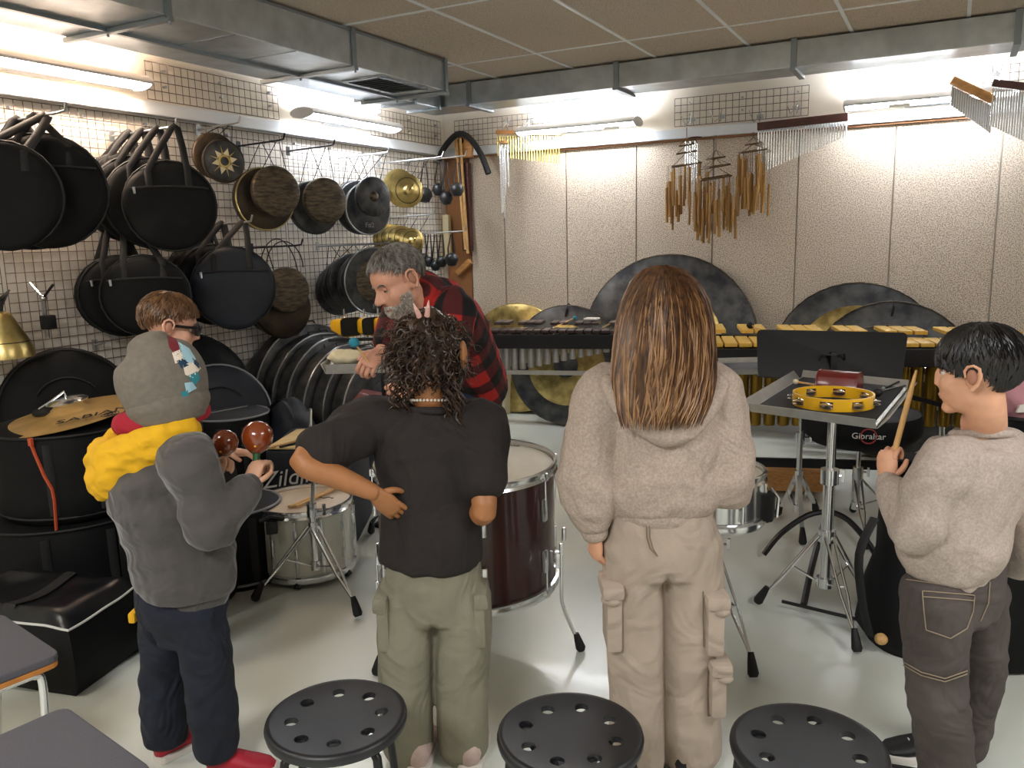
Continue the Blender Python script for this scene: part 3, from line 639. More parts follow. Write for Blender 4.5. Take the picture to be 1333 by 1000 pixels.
# ------------------------------------------------------------------ marimbas
def marimba(label, p0, dirx, L, z, nb, wid0, wid1, barm, framem, resm, rl0, rl1, rr, group, end_long_left=True, pitch=None, legs=True):
    d = V3(dirx).normalized(); e = V3((-d.y, d.x, 0)); p0 = V3(p0)       # e points to the back row
    t = thing('marimba', label, 'marimba', V3((p0.x, p0.y, 0))+d*L/2+e*.3, group)
    pitch = L/nb
    A = lambda s, back, zz: V3((p0.x, p0.y, 0))+d*s+e*back+UP*zz
    for k in range(nb):      # front row
        f = (k+.5)/nb; w = wid0+(wid1-wid0)*f; s = (k+.5)*pitch
        MB().box(A(s, w/2, z), (pitch*.88, w, .022), (d, e, UP)).build('front_bar', barm, t, bevel=.003)
    pat = [1, 1, 0, 1, 1, 1, 0]
    for k in range(nb-1):    # back row, raised
        if not pat[(k+4) % 7]: continue
        f = (k+1)/nb; w = wid0+(wid1-wid0)*f; s = (k+1)*pitch
        MB().box(A(s, w+.02+w/2, z+.035), (pitch*.88, w, .022), (d, e, UP)).build('back_bar', barm, t, bevel=.003)
    for f_, b_ in ((0, .0), (1, 1)):
        b0 = .01 if not b_ else wid0*2-.0; b1 = .01 if not b_ else wid1*2-.0
        MB().bar(A(-.03, b0-.005, z-.07), A(L+.03, b1-.005, z-.07), .03, .10).build('frame_rail', framem, t, smooth=0, bevel=.003)
    for s in (-.04, L+.04):
        MB().box(A(s, wid0*.9, z-.08), (.04, wid0*2.1, .14), (d, e, UP)).build('end_panel', framem, t, smooth=0, bevel=.004)
        for b_ in (.06, wid0*1.75):
            MB().bar(A(s, b_, .05), A(s, b_, z-.1), .035, .035, up=d).build('leg', framem, t, bevel=.004)
            MB().lathe([(.0, -.025), (.025, -.025), (.025, .025), (0, .025)], A(s, b_, .026), d, 14).build('caster', 'rubber', t)
        MB().bar(A(s, .06, .13), A(s, wid0*1.75, .13), .03, .03).build('foot_rail', framem, t)
    for k in range(nb):
        f = (k+.5)/nb; s = (k+.5)*pitch; Lr = rl0+(rl1-rl0)*f
        MB().lathe([(rr*.8, 0), (rr, 0), (rr, -Lr), (rr*.9, -Lr-.008), (0, -Lr-.008)], A(s, wid0*.45, z-.07), UP, 12).build('resonator', resm, t)
    for k in range(nb-1):
        if not pat[(k+4) % 7]: continue
        f = (k+1)/nb; s = (k+1)*pitch; Lr = rl0+(rl1-rl0)*f
        MB().lathe([(rr*.8, 0), (rr, 0), (rr, -Lr), (rr*.9, -Lr-.008), (0, -Lr-.008)], A(s, wid0*1.45, z-.05), UP, 12).build('resonator', resm, t)
    return t, A
mt, MA = marimba('dark rosewood marimba with silver tubes between man and girl', atZ(596, 430, .91), (.965, .262, 0), 1.27, .90, 21, .20, .16, 'rosew', 'blackm', 'alu', .30, .03, .024, 'marimbas')
MB().bar(MA(-.04, .05, .60), MA(1.31, .05, .60), .012, .03).build('lower_rail', 'alu', mt); MB().bar(MA(-.04, .05, .60), MA(.3, .2, .66), .01, .05).build('lower_rail', 'alu', mt)
yt, YA_ = marimba('long yellow-barred marimba with golden tubes behind music stand', atZ(905, 447, .94), (.955, .297, 0), 1.82, .93, 23, .36, .20, 'ybar', 'blackm', 'goldres', .42, .40, .034, 'marimbas')
MB().bar(YA_(-.04, .05, .24), YA_(1.86, .05, .24), .03, .05).build('lower_rail', 'blackm', yt); MB().bar(YA_(.0, .3, .10), YA_(.75, .3, .10), .3, .12).build('wooden_base', 'lightwood', yt)
MB().bar(YA_(1.1, -.01, .66), YA_(1.9, -.01, .45), .02, .025).build('slanted_brace', 'blackm', yt)
# mallets lying on the marimbas
def mallet(label, p, q, hm, r=.017, sm='stick', group=None):
    p, q = V3(p), V3(q); t = thing('mallet', label, 'mallet', (p+q)/2, group)
    MB().cyl(p, q, .0045, seg=7).build('shaft', sm, t); MB().ball(q, (r, r, r*.9), 12, 8).build('head', hm, t); return t
mallet('blue-headed mallet lying on the rosewood bars, left', MA(.68, .12, .917), MA(.80, .32, .965), 'teal', group='blue mallets')
mallet('blue-headed mallet lying on the rosewood bars, right', MA(1.03, .12, .917), MA(1.14, .30, .965), 'teal', group='blue mallets')
mallet('dark-headed mallet lying on the yellow bars', YA_(.50, .1, .955), YA_(.34, .42, .997), 'rubber', r=.024)
c = MA(.93, .30, .0); tag(MB().box((c.x, c.y, .962), (.10, .08, .012)).build('white_pad', 'paper', smooth=0, bevel=.003), 'small white pad lying on the back row of the rosewood bars', 'pad')
# boxes by the wall
p = atZ(657, 541, 0); q = atZ(624, 545, 0)
t = thing('cream_box', 'tall cream cardboard box on the floor left of the dark gong', 'box', (p.x-.11, p.y+.2, 0))
MB().box((p.x-.11, p.y+.12, .22), (.22, .24, .44)).build('carton', 'creambox', t, smooth=0, bevel=.004)
for s in (-1, 1): MB().box((p.x-.11+s*.055, p.y+.12, .444), (.105, .23, .006), (V3((1, 0, s*-.05)).normalized(), V3((0, 1, 0)), UP)).build('flap', 'creambox', t, smooth=0)
# right edge: beige drawer cabinet with things on it
cb = thing('drawer_cabinet', 'beige drawer cabinet with chrome pulls at the right frame edge', 'cabinet', (.60, 4.6, 0))
cx = atH(1322, 450, 4.2).x
MB().box((cx+.42, 4.45, .60), (.80, .6, 1.2)).build('carcass', 'cabinet', cb, smooth=0, bevel=.004)
for k in range(5):
    z = .14+.235*k; dr = MB().box((cx+.42, 4.138, z), (.76, .02, .215)).build('drawer', 'cabinet', cb, smooth=0, bevel=.004)
    for xx in (.1, .6): MB().tube([(cx+.06+xx, 4.13, z), (cx+.06+xx, 4.105, z), (cx+.17+xx, 4.105, z), (cx+.17+xx, 4.13, z)], .006, 6).build('handle', 'chrome', dr)
# ================================================================== drums, stands, trays in the middle of the room
def drum(label, c, r, h, shell, headm, nlug, name='drum', hoop='chrome', tube_lugs=False, lug_h=.07, rot=0., txt=None, bottom=True):
    c = V3(c); t = thing(name, label, 'drum', c)
    MB().lathe([(r-.004, .01), (r, .01), (r, h-.01), (r-.004, h-.01)], c, UP, 48).build('shell', shell, t)
    MB().lathe([(0, .0), (r*.6, .001), (r-.003, -.004), (r+.001, -.01)], c+UP*h, UP, 48).build('head', headm, t)
    for z in ((h, -1), (0, 1)) if bottom else ((h, -1),):
        b = c+UP*z[0]; s = z[1]
        MB().lathe([(r+.001, -s*.012), (r+.010, -s*.014), (r+.013, -s*.008), (r+.009, s*.012), (r+.015, s*.022), (r+.003, s*.024), (r+.002, s*.005), (r+.001, -s*.012)], b, UP, 48).build('hoop', hoop, t)
    if bottom: MB().lathe([(r-.003, .004), (0, .003)], c, UP, 32).build('bottom_head', headm, t)
    for k in range(nlug):
        a = rot+2*PI*k/nlug; d = V3((math.cos(a), math.sin(a), 0)); e = V3((-d.y, d.x, 0)); p = c+d*(r+.012)
        if tube_lugs:
            l = MB().cyl(p+UP*.03, p+UP*(h-.03), .007, seg=8).build('lug', hoop, t)
            for zz in (.3, .7): MB().box(p+UP*(h*zz)-d*.006, (.02, .016, .05), (d, e, UP)).build('lug_post', hoop, l, bevel=.003)
        else:
            for zz in ((h-.11, .09), ()) if not bottom else ((h-.13, 1), (.13, -1)):
                l = MB().box(p+UP*zz[0]-d*.004, (.018, .026, lug_h), (d, e, UP)).build('lug', hoop, t, bevel=.006)
                z1 = h+.005 if zz[1] == 1 else -.005
                MB().cyl(p+d*.003+UP*zz[0], p+d*.003+UP*z1, .0035, seg=6).build('tension_rod', hoop, l)
                MB().box(p+d*.004+UP*(z1-.012*zz[1]), (.016, .02, .028), (d, e, UP)).build('claw', hoop, l, bevel=.003)
    if txt:
        x_, body, sz, off = txt; text('lettering', body, c+UP*(h+.002)+off, x_, V3((-x_.y, x_.x, 0)), sz, 'inkd', t)
    return t
def rfoot(p, d, par, L=.07, r=.016):
    p = V3(p); d = V3(d).normalized(); return MB().tube([p-d*L, p-d*L*.6, p-d*.012, p], [r*.6, r*.9, r*1.15, r*.8], 10).build('rubber_foot', 'rubber', par)
def tripod(label, c, ztop, feet, zhub, m='chrome', rp=.014, double=True, name='tripod_stand', zlow=.12, top=None, collar=None, cat='stand', group=None):
    c = V3((c[0], c[1], 0)); t = thing(name, label, cat, c, group)
    tp = V3(top) if top is not None else c+UP*ztop
    zc = collar or ztop*.55
    MB().cyl(c+UP*zlow, c+UP*zc, rp*1.25, seg=14).build('lower_tube', m, t)
    MB().tube([c+UP*zc, tp], rp*.85, 12).build('upper_tube', m, t)
    MB().cyl(c+UP*(zc-.03), c+UP*(zc+.03), rp*1.9, seg=14).build('collar', m, t)
    w = MB(); w.tube([c+UP*zc, c+UP*zc+HR*.045], .006, 6); w.box(c+UP*zc+HR*.055, (.012, .012, .05)); w.build('wing_screw', m, t)
    MB().cyl(c+UP*(zhub-.025), c+UP*(zhub+.025), rp*1.8, seg=14).build('hub', m, t); MB().cyl(c+UP*(zlow-.02), c+UP*(zlow+.02), rp*1.8, seg=14).build('lower_hub', m, t)
    for f in feet:
        f = V3((f[0], f[1], 0)); d = (f-c); L = d.length; d.normalize(); e = V3((-d.y, d.x, 0))
        a = c+UP*zhub+d*rp*1.6; knee = c+d*(L-.05)+UP*.075
        l = MB()
        if double:
            for s in (-1, 1): l.tube([a+e*s*.016, (a*.35+knee*.65)+e*s*.013, knee], .006, 8)
        else: l.bar(a, knee, .022, .012)
        lo = l.build('leg', m, t); rfoot(f+UP*.0+d*.0+UP*.012, (d*.55-UP).normalized(), lo, L=.085, r=.018)
        MB().bar(c+UP*zlow+d*rp*1.5, a*.45+knee*.55, .014, .006).build('brace', m, t)
    return t
def H(x, y, hd): return atH(x, y, hd)

# ---- mahogany concert drum
cb = H(609, 700, 2.98); cbd = V3((cb.x, cb.y, .265))
bd = drum('big mahogany drum with chrome hoops between dark-shirted and long-haired girls', cbd, .335, .455, 'mahog', 'head', 8, 'bass_drum', rot=-.08, lug_h=.085, txt=(HR*.93-HF*.36, 'STANDARD', .022, HR*.155+HF*.245))
for k, (fx, fy) in enumerate([(757, 848), (None, 1), (None, 2)]):
    if fx: f = atZ(fx, fy, 0)
    else: a = [0, math.radians(118), math.radians(228)][fy]; f = cbd+V3((math.cos(a+.3), math.sin(a+.3), 0))*.42; f.z = 0
    d = (f-cbd); d.z = 0; d.normalize(); p = cbd+d*.365
    l = MB().tube([p+UP*.16, p-UP*.07, p-UP*.10+d*.01, V3((f.x, f.y, .075))-d*.03, V3((f.x, f.y, .03))], .007, 8).build('leg', 'chrome', bd)
    rfoot((f.x, f.y, .004), (d*.3-UP), l, L=.07, r=.017)
    MB().box(p-d*.02+UP*.10, (.04, .045, .06), (d, V3((-d.y, d.x, 0)), UP)).build('leg_bracket', 'chrome', bd, bevel=.005)
    MB().box(p+d*.012+UP*.20, (.014, .03, .05), (d, V3((-d.y, d.x, 0)), UP)).build('leg_wing', 'chrome', bd, bevel=.004)
# ---- white marching drum with sticks
cw = atZ(402, 733, .04); ws = drum('white marching drum with many chrome lugs on the floor behind cymbal stand', cw, .215, .315, 'whitesh', 'headm', 12, 'marching_drum', tube_lugs=True)
for a in (.1, 2.2, 4.3, 5.2): d = V3((math.cos(a), math.sin(a), 0)); MB().tube([cw+d*.2+UP*.01, cw+d*.225-UP*.03], [.014, .018], 8).build('rubber_foot', 'rubber', ws)
dd = (O-cw); dd.z = 0; dd.normalize(); ee = V3((-dd.y, dd.x, 0)); tq = cw+UP*.27+(dd*.75-ee*.55).normalized()*.25
MB().box(tq, (.05, .05, .06), (dd, ee, UP)).build('strainer', 'blackm', ws, bevel=.008); MB().tube([tq+UP*.03+ee*.05, tq+UP*.045, tq+UP*.03-ee*.05], .01, 6).build('strainer_lever', 'blackm', ws)
mk = cw+UP*.318+HR*.10+HF*.02; MB().tube([mk+HR*(.012*k)+HF*(.012*math.sin(k*1.9)) for k in range(-3, 4)], .002, 4).build('printed_mark', 'inkd', ws)
p = atZ(376, 660, .367); q = atZ(438, 634, .367)
for k in range(2):
    o_ = HR*.03*k; tag(MB().tube([p+o_, q+o_*.6-(q-p).normalized()*.03, q+o_*.6], [.0075, .006, .004], 8).build('drum_stick', 'stick'), ['wooden drum stick lying on the white drum, left one', 'wooden drum stick lying on the white drum, right one'][k], 'drum stick', 'sticks on the white drum')
# ---- cymbal stand in front of it
fc = [atZ(331, 785, 0), atZ(467, 806, 0)]; cs = atZ(413, 768, 0); f3 = cs*2-(fc[0]+fc[1])/2; f3 = cs+(f3-cs).normalized()*.36; f3 += HR*.02
st = tripod('bare chrome cymbal stand in front of the white drum', cs, .80, fc+[f3], .30, rp=.012, top=H(411, 585, 2.98), collar=.38)
MB().tube([H(411, 585, 2.98), H(404, 562, 2.95), H(404, 532, 2.93)], .006, 8).build('tilter', 'chrome', st)
# ---- chrome snare drum on its stand
sc = H(932, 676, 3.15); sz = sc.z-.0
sn = drum('shiny chrome snare drum on a stand, half behind the long-haired girl', (sc.x, sc.y, .425), .18, .19, 'chrome', 'head', 8, 'snare_drum', tube_lugs=True)
c0 = V3((sc.x, sc.y, .43)); d = (HR*.9-HF*.45).normalized()
MB().box(c0+d*.20+UP*.06, (.05, .06, .11), (d, V3((-d.y, d.x, 0)), UP)).build('strainer', 'blackm', sn, bevel=.008)
MB().tube([c0+d*.21+UP*.14, c0+d*.24+UP*.10, c0+d*.235+UP*.02], .007, 6).build('strainer_lever', 'chrome', sn)
f1 = atZ(981, 886, 0); f2 = sc+(-HR*.9+HF*.3).normalized()*.38; f4 = sc+(HR*.2+HF*.9).normalized()*.36
ss = tripod('chrome snare stand with basket arms under the shiny snare drum', sc, .36, [f1, f2, f4], .26, rp=.012, collar=.3)
for a in (.5, 2.6, 4.7):
    d = V3((math.cos(a), math.sin(a), 0)); MB().tube([V3((sc.x, sc.y, .37)), V3((sc.x, sc.y, .385))+d*.17, V3((sc.x, sc.y, .45))+d*.208], .007, 8).build('basket_arm', 'chrome', ss)
    MB().ball(V3((sc.x, sc.y, .41))+d*.208, (.016, .016, .022), 8, 6).build('rubber_tip', 'rubber', ss)
# ---- trap table with tambourine and blocks
tz = .895
FL, FR, BRr, BL = [atZ(x, y, tz) for x, y in [(978, 534), (1141, 556), (1181, 507), (1046, 500)]]
BL = FL+(BRr-FR)
tc = (FL+FR+BRr+BL)/4
tx = (FR-FL).normalized(); ty = V3((-tx.y, tx.x, 0)); TWd = (FR-FL).length; TD = (BRr-FR).length
ty = (BRr-FR).normalized()
ts = tripod('tall chrome trap table stand with rubber feet right of centre', (tc.x, tc.y), .86, [atZ(985, 788, 0), atZ(1116, 853, 0), atZ(1131, 783, 0)], .33, rp=.019, collar=.58, zlow=.13)
tt = thing('percussion_tray', 'silver-edged percussion tray with black mat on the chrome stand', 'tray', tc-UP*.02)
MB().prism([FL, FR, BRr, BL], UP*.006).build('base_plate', 'alu', tt, smooth=0)
MB().prism([FL*.94+tc*.06+UP*.0062, FR*.94+tc*.06+UP*.0062, BRr*.94+tc*.06+UP*.0062, BL*.94+tc*.06+UP*.0062], UP*.006).build('felt_mat', 'feltmat', tt, smooth=0) if M.setdefault('feltmat', mat('felt_mat', '1c1c1f', .95, bump=.2, bscale=200)) else 0
for a, b in ((FL, FR), (FR, BRr), (BRr, BL), (BL, FL)):
    o_ = ((a+b)/2-tc).normalized()
    MB().prism([a+UP*-.004, b+UP*-.004, b+o_*.035+UP*.034, a+o_*.035+UP*.034], o_*.003-UP*.002).build('raised_edge', 'alu', tt, smooth=0)
MB().cyl(tc-UP*.035, tc-UP*.001, .04, seg=16).build('mount', 'steel', tt)
mz = tz+.0125
tm = atZ(1084, 527, mz); R_ = 50/pxm(tm)
tb = thing('tambourine', 'yellow tambourine lying on the black percussion tray', 'tambourine', (tm.x, tm.y, mz))
prof = [(R_-.007, .002), (R_, .002), (R_, .046), (R_-.007, .046), (R_-.007, .002)]; a0 = .12
nS = 8
for k in range(nS):
    s0 = a0+2*PI*k/nS; MB().lathe(prof, tm, UP, 6, s0, s0+2*PI/nS*.58).build('frame', 'yellow', tb)
MB().lathe([(R_-.007, .002), (R_, .002), (R_, .012), (R_-.007, .012), (R_-.007, .002)], tm, UP, 48).build('frame', 'yellow', tb)
MB().lathe([(R_-.007, .037), (R_, .037), (R_, .047), (R_-.007, .047), (R_-.007, .037)], tm, UP, 48).build('frame', 'yellow', tb)
for k in range(nS):
    a = a0+2*PI/nS*(k+.79); d = V3((math.cos(a), math.sin(a), 0)); p = tm+d*(R_-.003)
    for s in (-1, 1): MB().lathe([(0, .004), (.012, .0), (.024, -.003), (.025, -.004), (0, .001)], p+UP*(.0245+s*.006), UP, 14).build('jingle', 'jingle', tb)
    MB().cyl(p+UP*.012, p+UP*.037, .0018, seg=6).build('pin', 'jingle', tb)
# dark red cylinder block
ra_, rb_ = atZ(1068, 494, mz+.04), atZ(1118, 498, mz+.04)
rd = thing('wood_block', 'glossy dark red hollow block on the tray behind tambourine', 'wood block', ((ra_+rb_)/2).xy.to_3d()+UP*mz)
ax = (rb_-ra_).normalized(); pu = V3((-ax.y, ax.x, 0))
sec = [pu*x+UP*z for x, z in [(-.05, -.04), (.05, -.04), (.058, -.015), (.045, .022), (.018, .04), (-.018, .04), (-.045, .022), (-.058, -.015)]]
ct = (ra_+rb_)/2; MB().prism([ra_+q for q in sec], rb_-ra_).build('block', 'redblock', rd, smooth=50, bevel=.004)
for e_, s in ((ra_, -1), (rb_, 1)): MB().prism([e_+ax*(s*.0)+q*1.06 for q in sec], ax*(s*.006)).build('end_plate', 'redblock', rd, bevel=.002)
mallet('wooden mallet lying left on the percussion tray behind the tambourine', atZ(1066, 502, mz+.012), atZ(1036, 497, mz+.015), 'cream', r=.013)
mallet('black-headed mallet lying right on the percussion tray', atZ(1178, 502, mz+.012), atZ(1142, 511, mz+.02), 'rubber', r=.020, sm='blackm')
mallet('black-handled chrome beater on the tray, behind the black-headed mallet', atZ(1170, 497, mz+.012), atZ(1150, 506, mz+.012), 'steel', r=.008, sm='rubber')
# ---- music stand
mc = atZ(1078, 722, 0); D0 = 3.62
ms = thing('music_stand', 'black music stand with wide desk behind the percussion tray', 'music stand', (mc.x, mc.y, 0))
hdm = V3((mc.x, mc.y, 0)).dot(HF)
tl, tr, bl, br = [H(x, y, hdm+o_) for x, y, o_ in [(985, 429, .06), (1182, 433, .06), (987, 491, -.06), (1174, 500, -.06)]]
dn = (tr-tl).cross(bl-tl).normalized()
def rr_(P, rad):  # round the polygon corners
    out = []
    for i in range(len(P)):
        a, b, c = P[i-1], P[i], P[(i+1) % len(P)]
        u, v = (a-b).normalized(), (c-b).normalized()
        for k in range(5): f = k/4; out.append(b+u*rad*(1-f)**2+v*rad*f**2)
    return out
MB().prism(rr_([tl, tr, br, bl], .03), dn*.004).build('desk', 'blackm', ms, smooth=0)
lip = bl-(bl-br)*.0; away = HF*1.0
MB().prism([bl, br, br+away*.055, bl+away*.055], UP*.004).build('lip', 'blackm', ms, smooth=0)
mid = (tl+tr+bl+br)/4-HF*.012
MB().tube([mid-UP*.02+HR*-.06, mid+UP*.01-HR*.05-HF*.01, mid+UP*.005-HF*.02, mid+UP*.01+HR*.05-HF*.01, mid-UP*.02+HR*.06], .005, 6).build('clamp', 'blackm', ms)
MB().box(mid-UP*.03-HF*.012, (.03, .02, .10), (HR, HF, UP)).build('clamp', 'blackm', ms, bevel=.004)
MB().cyl(V3((mc.x, mc.y, .55)), mid-UP*.04-HF*.01, .010, seg=12).build('upper_tube', 'blackm', ms)
MB().cyl(V3((mc.x, mc.y, .20)), V3((mc.x, mc.y, .72)), .015, seg=12).build('lower_tube', 'blackm', ms)
for f in (atZ(994, 727, 0), atZ(1046, 793, 0), atZ(1150, 750, 0)):
    c = V3((mc.x, mc.y, .0)); d = f-c
    MB().tube(crom([c+UP*.22, c+d*.35+UP*.205, c+d*.75+UP*.12, f+UP*.02], 4), .014, 8).build('leg', 'blackm', ms)
# ---- round throne behind the tray
tp = atZ(1113, 686, 0); sz_ = H(1117, 556, tp.dot(HF)).z
th = tripod('chrome throne stand under the black round seat', tp, sz_-.02, [atZ(1128, 718, 0), atZ(1178, 690, 0), atZ(1110, 668, 0)], .26, rp=.014, collar=.30, name='throne_stand')
tq_ = thing('drum_throne', 'round black throne seat with white lettering behind percussion tray', 'seat', (tp.x, tp.y, sz_-.12))
rs = 74/pxm((tp.x, tp.y, sz_))
MB().lathe([(0, -.085), (rs*.55, -.09), (rs*.82, -.07), (rs*.98, -.02), (rs, .0), (rs, .055), (rs*.96, .085), (rs*.8, .098), (0, .10)], (tp.x, tp.y, sz_), UP, 40).build('cushion', 'nylon', tq_)
fr = (O-V3((tp.x, tp.y, 0))); fr.z = 0; fr.normalize(); sd_ = V3((-fr.y, fr.x, 0))
cc = V3((tp.x, tp.y, sz_))+(fr*.985+sd_*.13).normalized()*(rs+.002)
nn = (fr*.985+sd_*.13).normalized(); xx_ = UP.cross(nn).normalized()
text('lettering', 'Gibraltar', cc+UP*.022+nn*.004, xx_, UP, .042, 'inkw', tq_)
MB().tube([cc+UP*.022+nn*.002+xx_*(.036*math.cos(a))+UP*(.036*math.sin(a)) for a in [2*PI*k/20 for k in range(20)]], .004, 6, closed=True).build('round_logo', 'inkr', tq_)
# lower grey tom on the floor behind
tg = atZ(1160, 660, .0); 
td = thing('practice_pad_stack', 'low dark round case on the floor under the throne', 'case', (tg.x, tg.y, 0))
MB().lathe([(0, 0), (.19, 0), (.2, .02), (.2, .16), (.19, .18), (0, .185)], (tg.x+.1, tg.y+.4, 0), UP, 32).build('body', 'nylon', td); MB().lathe([(.2, .12), (.206, .12), (.206, .13), (.2, .13)], (tg.x+.1, tg.y+.4, 0), UP, 32).build('piping', 'strap', td)
# ---- second stand, tray behind the desk, rack by the boy
t2 = atZ(1037, 690, 0)
tripod('chrome stand with folded legs left of the music stand tube', t2, .80, [atZ(1012, 672, 0), atZ(1062, 668, 0), atZ(1045, 712, 0)], .30, rp=.012, collar=.50, double=False)
q2 = V3((t2.x, t2.y, 0)); hd2 = q2.dot(HF)
zt = .80; tr2 = thing('percussion_tray', 'grey percussion tray showing left of the black music desk', 'tray', (q2.x, q2.y, zt))
hx = atH(955, 490, hd2-.15)
zt = H(958, 487, hd2-.12).z
P0 = [V3((H(953, 490, hd2-.14).x, H(953, 490, hd2-.14).y, zt))]; P0 += [P0[0]+HR*.5, P0[0]+HR*.5+HF*.34, P0[0]+HF*.34+HR*.02]
MB().prism(P0, UP*.006).build('base_plate', 'pad', tr2, smooth=0)
pc = sum(P0, V3())/4
for i in range(4):
    a, b = P0[i], P0[(i+1) % 4]; o_ = ((a+b)/2-pc).normalized(); MB().prism([a, b, b+o_*.02+UP*.03, a+o_*.02+UP*.03], o_*.003).build('raised_edge', 'alu', tr2, smooth=0)
MB().cyl((q2.x, q2.y, .78), (q2.x, q2.y, zt), .012, seg=10).build('mount', 'steel', tr2)
bt = thing('boom_stand', 'white and chrome boom arms beside the right boy\'s face', 'stand', atZ(1226, 640, 0))
b0 = atZ(1226, 640, 0); hb = b0.dot(HF)
MB().cyl((b0.x, b0.y, .02), H(1226, 535, hb), .016, seg=12).build('lower_tube', 'chrome', bt)
MB().cyl(H(1226, 540, hb), H(1194, 474, hb), .010, seg=10).build('boom_arm', 'whitesh', bt)
MB().tube([H(1176, 465, hb), H(1230, 477, hb)], .009, 8).build('boom_arm', 'whitesh', bt); MB().tube([H(1174, 481, hb), H(1232, 479, hb-.05)], .007, 8).build('boom_arm', 'chrome', bt)
for a in (0.2, 2.3, 4.4): MB().bar(V3((b0.x, b0.y, .25)), V3((b0.x+.28*math.cos(a), b0.y+.28*math.sin(a), .015)), .02, .012).build('leg', 'chrome', bt)
# black rod near the floor
p, q = atZ(1018, 783, .03), atZ(1140, 812, .03); tag(MB().tube([p, q], .0075, 8).build('black_rod', 'blackm'), 'thin black rod lying low across the floor before the chrome stand', 'rod')
mallet('round wooden-headed beater poking out of the black bag on the right', atZ(1160, 836, .05), atZ(1147, 832, .06), 'stick', r=.024)

# ---- tray, bells and things where the man reaches
hm = 3.42
ty0 = H(425, 487, 3.30); trz = ty0.z+.0
a_ = V3((ty0.x, ty0.y, trz)); P0 = [a_, a_+HR*.56, a_+HR*.56+HF*.36, a_+HF*.36]
mt_ = thing('percussion_tray', 'silver-edged percussion tray under the bearded man\'s hand', 'tray', (a_.x, a_.y, trz))
MB().prism([q+UP*.012 for q in P0], UP*.006).build('base_plate', 'feltmat', mt_, smooth=0); pc = sum(P0, V3())/4
for i in range(4):
    a, b = P0[i], P0[(i+1) % 4]; o_ = ((a+b)/2-pc).normalized(); MB().prism([a, b, b+o_*.02+UP*.042, a+o_*.02+UP*.042], o_*.003).build('raised_edge', 'alu', mt_, smooth=0)
pcl = V3((pc.x, pc.y, 0)); MB().cyl(pc-UP*.03, pc+UP*.012, .03, seg=14).build('mount', 'steel', mt_)
tripod('chrome and black stand under the tray the bearded man uses', pcl, trz-.03, [atZ(483, 696, 0), pcl+HR*.30-HF*.05, pcl+HR*.26+HF*.3], .45, rp=.016, collar=.62)
m1 = MB()
cz = trz+.02
cl = MB().ball((0, 0, 0), (.10, .05, .03), 24, 14)
c = H(452, 465, 3.42); cl.v = [(c.x+x*(1+.2*noise.noise(V3((x*22, y*22, z*9)))), c.y+y*1.2, cz+.03+max(-.028, z*1.1+.012*noise.noise(V3((x*30, y*30, z*30))))) for x, y, z in cl.v]
tag(cl.build('folded_cloth', 'cream'), 'crumpled cream cloth lying on the tray by the man\'s hand', 'cloth')
p, q = H(505, 470, 3.45), H(555, 468, 3.5)
for k in range(2): tag(MB().cyl(V3((p.x, p.y+.03*k, cz+.012)), V3((q.x, q.y+.05*k, cz+.012)), .008, seg=8).build('drum_stick', 'stick'), ['wooden stick on the man\'s tray, front one', 'wooden stick on the man\'s tray, rear one'][k], 'drum stick', 'sticks on the man\'s tray')
# temple blocks (yellow boxes with black mouths)
hb = 4.35
kb = thing('block_rail', 'black rail carrying two yellow boxes above the man\'s tray', 'rail', atH(470, 446, hb))
MB().bar(H(428, 443, hb+.02), H(505, 441, hb+.02), .02, .016).build('rail', 'blackm', kb); e_ = H(496, 446, hb+.02)
MB().cyl((e_.x, e_.y, .3), e_, .011, seg=10).build('tube', 'blackm', kb)
MB().lathe([(0, 0), (.11, 0), (.11, .012), (.02, .03), (.012, .32), (0, .32)], (e_.x, e_.y, 0), UP, 24).build('round_base', 'blackm', kb)
for k, (x, y, w_px, h_px) in enumerate([(452, 425, 21, 25), (478, 424, 19, 23), (496, 423, 16, 22)]):
    c = H(x, y, hb); s = 1/pxm(c); t = thing('cowbell', ['large yellow bell with black mouth, leftmost on the rail', 'yellow bell with black mouth, middle of the rail', 'yellow bell with black mouth, right behind the man\'s arm'][k], 'bell', c-UP*.07, 'yellow bells on a rail')
    n = (-HF*.75+HR*.55).normalized(); ex = (UP.cross(n)).normalized(); w, h = w_px*s*.72, h_px*s/2; Lb = .16
    def sec_(wv, hv, o_): return rr_([c+n*o_+ex*-wv+UP*hv, c+n*o_+ex*wv+UP*hv, c+n*o_+ex*wv-UP*hv, c+n*o_-ex*wv-UP*hv], min(wv, hv)*.5)
    a = MB(); r0, r1 = sec_(w, h, .05), sec_(w*.75, h*.6, .05-Lb); nn_ = len(r0)
    a.add(r0+r1, [(i, (i+1) % nn_, nn_+(i+1) % nn_, nn_+i) for i in range(nn_)]+[tuple(range(nn_, 2*nn_))]); a.build('shell', 'yellow', t, smooth=50)
    MB().prism(sec_(w*.93, h*.9, .047), n*.001).build('mouth', 'dark', t, smooth=0)
    MB().cyl(c+UP*h*.8-n*.03, c+UP*(h+.04)-n*.03, .005, seg=6).build('clamp', 'chrome', t); MB().cyl(c-UP*h*.8, c-UP*(h+.012), .006, seg=6).build('clamp', 'chrome', t)
